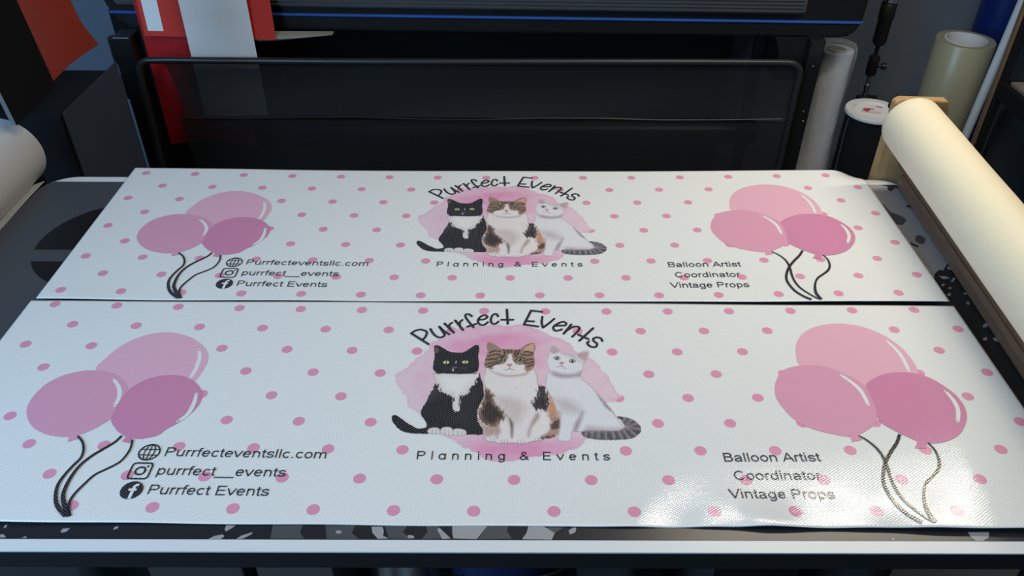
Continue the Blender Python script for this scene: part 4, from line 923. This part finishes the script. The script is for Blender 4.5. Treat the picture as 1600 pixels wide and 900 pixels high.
t = thing('laminate_roll', 'thick pale olive laminate roll standing upright at the right', 'laminate roll', (2.600, 1.165, FZ))
H = .810
M_LAM = mat('olive_laminate_film', (.27, .26, .18), .32, noise=.06, nscale=3)
MB().lathe([(.076, 0), (.103, 0), (.105, .003), (.105, H - .003), (.103, H), (.076, H), (.076, 0)], seg=72).obj('film', M_LAM, t, smooth=True)
MB().lathe([(.0755, 0), (.069, 0), (.069, H + .003), (.0755, H + .003), (.0755, 0)], seg=60).obj('core', mat('white_card_core', (.50, .51, .55), .7), t, smooth=True)
o = MB().lathe([(.0, -.012), (.0685, -.012), (.0685, -.008), (0, -.008)], (0, 0, H - .03), (0, 0, 9), 40).obj('core_plug', mat('white_paper_plug', (.50, .51, .56), .8, bump=.5, bscale=30), t, smooth=True)

t = thing('blue_vinyl_roll', 'tall glossy dark blue vinyl roll behind the olive laminate roll', 'vinyl roll', (2.86, 1.42, FZ))
H = 1.32
MB().lathe([(.038, 0), (.096, 0), (.096, H), (.038, H), (.038, 0)], seg=56).obj('vinyl', mat('dark_blue_vinyl', (.006, .018, .12), .28), t, smooth=True)
MB().lathe([(.0375, 0), (.032, 0), (.032, H + .002), (.0375, H + .002), (.0375, 0)], seg=36).obj('core', M_CARD, t, smooth=True)

o = MB().lathe([(.012, 0), (.016, 0), (.016, 1.3), (.012, 1.3), (.012, 0)], (2.600, .995, FZ), (2.668, .995, .40), 28).obj('white_tube', mat('white_tube_plastic', (.50, .54, .60), .5), None, smooth=True)
tag(o, 'thin white tube standing aslant beside the olive laminate roll', 'tube')

# light stand
t = thing('light_stand', 'black telescopic light stand against the wall between the printer and laminate roll', 'stand', (2.340, 1.30, FZ))
q = lambda z: z - FZ
d0 = Vector((.0, 0, 1)); top = Vector((-.003, 0, 1.6))
MB().lathe([(0, q(-.16)), (.019, q(-.16)), (.026, q(-.145)), (.026, q(-.06)), (.029, q(-.055)), (.029, q(.0)), (.026, q(.004)), (.026, q(.45)), (0, q(.45))], b=top, seg=32).obj('grip', M_BLK, t, smooth=True)
o = MB().lathe([(.0262, q(.006)), (.0285, q(.008)), (.0285, q(.012)), (.0268, q(.014)), (.0285, q(.016)), (.0285, q(.020)), (.0268, q(.022)), (.0285, q(.024)), (.0285, q(.034)), (.0262, q(.036))], b=top, seg=32).obj('ring_nut', M_CHR, t, smooth=True)
MB().lathe([(0, q(-.285)), (.017, q(-.285)), (.021, q(-.275)), (.021, q(-.215)), (.018, q(-.205)), (.008, q(-.20)), (.008, q(-.155)), (0, q(-.155))], b=top, seg=28).obj('clamp_collar', M_BLK2, t, smooth=True)
MB().lathe([(0, 0), (.006, 0), (.006, .012), (.013, .014), (.013, .030), (0, .032)], (.018, -.006, q(-.245)), (1, -.2, q(-.245)), 18).obj('knob', M_BLK, t, smooth=True)
MB().lathe([(0, q(-.40)), (.010, q(-.40)), (.010, q(-.34)), (.013, q(-.335)), (.013, q(-.325)), (.008, q(-.32)), (.008, q(-.28)), (0, q(-.28))], b=top, seg=24).obj('spigot', M_CHR, t, smooth=True)
lv = MB(); lv.box(-.026, .026, -.02, .02, q(-.46), q(-.375), .006); lv.prism([(.02, q(-.40)), (.052, q(-.385)), (.055, q(-.375)), (.018, q(-.372))], 'y', -.010, .010, .003)
lv.lathe([(0, q(-.9) + .03), (.023, q(-.9) + .03), (.023, q(-.44)), (0, q(-.44))], seg=24)
lv.obj('column', M_BLK, t, smooth=True)
for z in (-.395, -.42): MB().lathe([(0, 0), (.006, 0), (.004, .006), (0, .007)], (.012, -.020, q(z)), (.012, -1, q(z)), 12).obj('screw', M_CHR, t)
for a in (20, 140, 260):
    e = Vector((math.cos(math.radians(a)) * .20, math.sin(math.radians(a)) * .20, .012))
    MB().tube([(0, 0, .22), e], .010, 10).obj('leg', M_BLK, t)

# rack at the far right
t = thing('shelving_rack', 'black metal shelving rack with a beige board at the right edge of the room', 'rack', (2.80, .55, FZ))
rl = Vector(t.location)
def rpart(mb, n, m, **k):
    bmesh.ops.translate(mb.bm, vec=-rl, verts=mb.bm.verts); return mb.obj(n, m, t, **k)
for x, y in ((2.618, .89), (2.618, -.10), (3.10, .89), (3.10, -.10)):
    rpart(MB().box(x, x + .026, y, y + .030, FZ, .95, .003), 'post', M_MATTE)
for z in (-.200, .55):
    bm_ = MB(); bm_.box(2.620, 2.642, -.069, .889, z, z + .055).box(3.104, 3.136, -.06, .89, z, z + .055).box(2.646, 3.10, -.096, -.074, z, z + .055).box(2.646, 3.10, .894, .916, z, z + .055)
    rpart(bm_, 'beam', M_MATTE)
    rpart(MB().box(2.656, 3.102, -.062, .892, z + .040, z + .058, .001), 'shelf_board', mat('beige_chipboard', (.20, .17, .15), .7, noise=.2, nscale=80))
o = MB().box(2.80, 3.06, .42, .80, -.141, .045, .004)
st = thing('storage_box', 'dark grey storage box on the right rack', 'box', (2.93, .61, -.1415)); bmesh.ops.translate(o.bm, vec=-Vector(st.location), verts=o.bm.verts); o.obj('box_body', mat('dark_grey_box', (.030, .034, .042), .6), st)
MB().box(-.134, .134, -.194, .194, .165, .200, .004).obj('lid', mat('dark_grey_lid', (.034, .038, .046), .55), st)
o = MB().box(2.606, 2.616, .900, .918, FZ, .90, .002).obj('wood_batten', mat('brown_batten', (.16, .10, .06), .6, noise=.3, nscale=12, stretch=(6, 6, .6)), None)
tag(o, 'thin brown wooden batten standing against the left post of the right rack', 'batten')
o = MB().box(2.74, 3.3, 1.00, 1.03, FZ, -.22, .003)
pn = o.obj('dark_panel', mat('dark_grey_panel', (.055, .056, .060), .6), None); tag(pn, 'dark grey panel standing behind the right rack below its shelf', 'panel')

# ================================================================ left side
rz_ = thing('paper_roll', 'white paper roll mounted off the left edge of the table', 'paper roll', (-.348, -.015, .046))
M_WP = mat('white_paper', (.66, .66, .66), .5, noise=.03, nscale=5, bump=.08, bscale=10)
MB().lathe([(.036, 0), (.087, 0), (.090, .003)] + [(.090, h) for h in np.linspace(.02, 1.05, 24)] + [(.087, 1.07), (.036, 1.07), (.036, 0)], (0, 0, 0), (0, -1, 0), 64).obj('paper', M_WP, rz_, smooth=True)
MB().lathe([(.030, -.006), (.036, -.006), (.036, 1.076), (.030, 1.076), (.030, -.006)], (0, 0, 0), (0, -1, 0), 32).obj('core', M_CARD, rz_, smooth=True)
o = MB().grid(lambda u, v: (-.290 + .034 * v + .348, -.065 - .95 * u + .015, -.022 + .012 * v - .046 + .001 * math.sin(20 * u)), 30, 3, .0015).obj('paper_tail', mat('white_board', (.70, .71, .72), .5), rz_, smooth=True)
o['label'] = 'straight white edge strip below the roll'
t = thing('roll_bracket', 'dark bracket at the far end of the white paper roll', 'bracket', (-.348, .030, FZ), 0)
MB().box(-.03, .03, -.012, .012, 0, .964, .004).obj('post', M_MATTE, t)
MB().lathe([(0, 0), (.014, 0), (.014, .08), (0, .08)], (0, -.012, .946), (0, -1, .946), 16).obj('axle', M_BLK2, t, smooth=True)

# black foam board leaning above the roll
bo = thing('foam_board', 'large black foam board standing above the white roll at the left', 'board', (-.262, .03, .145))
def bface(y0, y1, x0, x1):
    t2 = bmesh.new()
    pts = [(x0, y0, 0), (x0, y1, .006), (x0 - .06, y1, .60), (x0 - .06, y0, .60)]
    A = [t2.verts.new(p) for p in pts]; B = [t2.verts.new((p[0] + x1 - x0, p[1], p[2])) for p in pts]
    t2.faces.new(A); t2.faces.new(B[::-1])
    for i in range(4): t2.faces.new((A[i], B[i], B[(i + 1) % 4], A[(i + 1) % 4]))
    bmesh.ops.recalc_face_normals(t2, faces=t2.faces); mb = MB(); mb.add(t2); return mb
bface(-.106, .105, -.0012, 0).obj('black_face', M_MATTE, bo)
bface(-.106, .105, -.012, -.0012).obj('foam_core', mat('grey_foam_edge', (.12, .13, .15), .7), bo)

# orange vinyl sheet
M_OR = mat('orange_red_vinyl', (.42, .040, .014), .5)
def ofn(u, v):
    y = .158 + .300 * u + (.06 * (1 - v)) * 0 - .085 * u * (1 - v) ** .8 + .020 * (1 - u) * (v - 1)
    x = -.296 - .030 * math.sin(u * 2.6 + .25) * (1 - .35 * v) - .02 * (1 - v)
    z = .135 + .45 * (1 - v) - .005 * u
    y += .05 * u * max(0, v - .82) / .18 * .6
    return (x, y, z)
o = MB().grid(ofn, 24, 30, .0006).obj('vinyl_sheet', M_OR, None, smooth=True)
tag(o, 'orange red vinyl sheet hanging beside the black foam board', 'vinyl sheet')
cab = thing('storage_cabinet', 'black fronted cabinet with slate grey side on the floor behind the white paper roll', 'cabinet', (-.575, .355, FZ))
MB().box(-.27, .262, -.150, .150, .03, .945, .003).obj('cabinet_body', M_MATTE, cab)
o = MB().box(.262, .2632, -.146, .225, .03, .944).obj('side_panel', mat('slate_panel', (.048, .066, .10), .6, noise=.08, nscale=8), cab); o['label'] = 'slate grey side panel'
MB().box(-.265, .258, -.158, -.150, .05, .940, .002).obj('door', M_MATTE, cab)
MB().box(.20, .215, -.170, -.158, .60, .72, .003).obj('handle', M_BLK2, cab)
MB().box(-.25, .24, -.13, .13, 0, .03).obj('plinth', M_MATTE, cab)
o = MB().box(-.335, -.262, -.62, -.08, -.14, -.10, .003).obj('timber_rail', mat('old_timber', (.14, .115, .085), .7, noise=.3, nscale=14, stretch=(6, .6, 6)), None)
tag(o, 'old timber rail beside the left table edge below the white roll', 'timber')
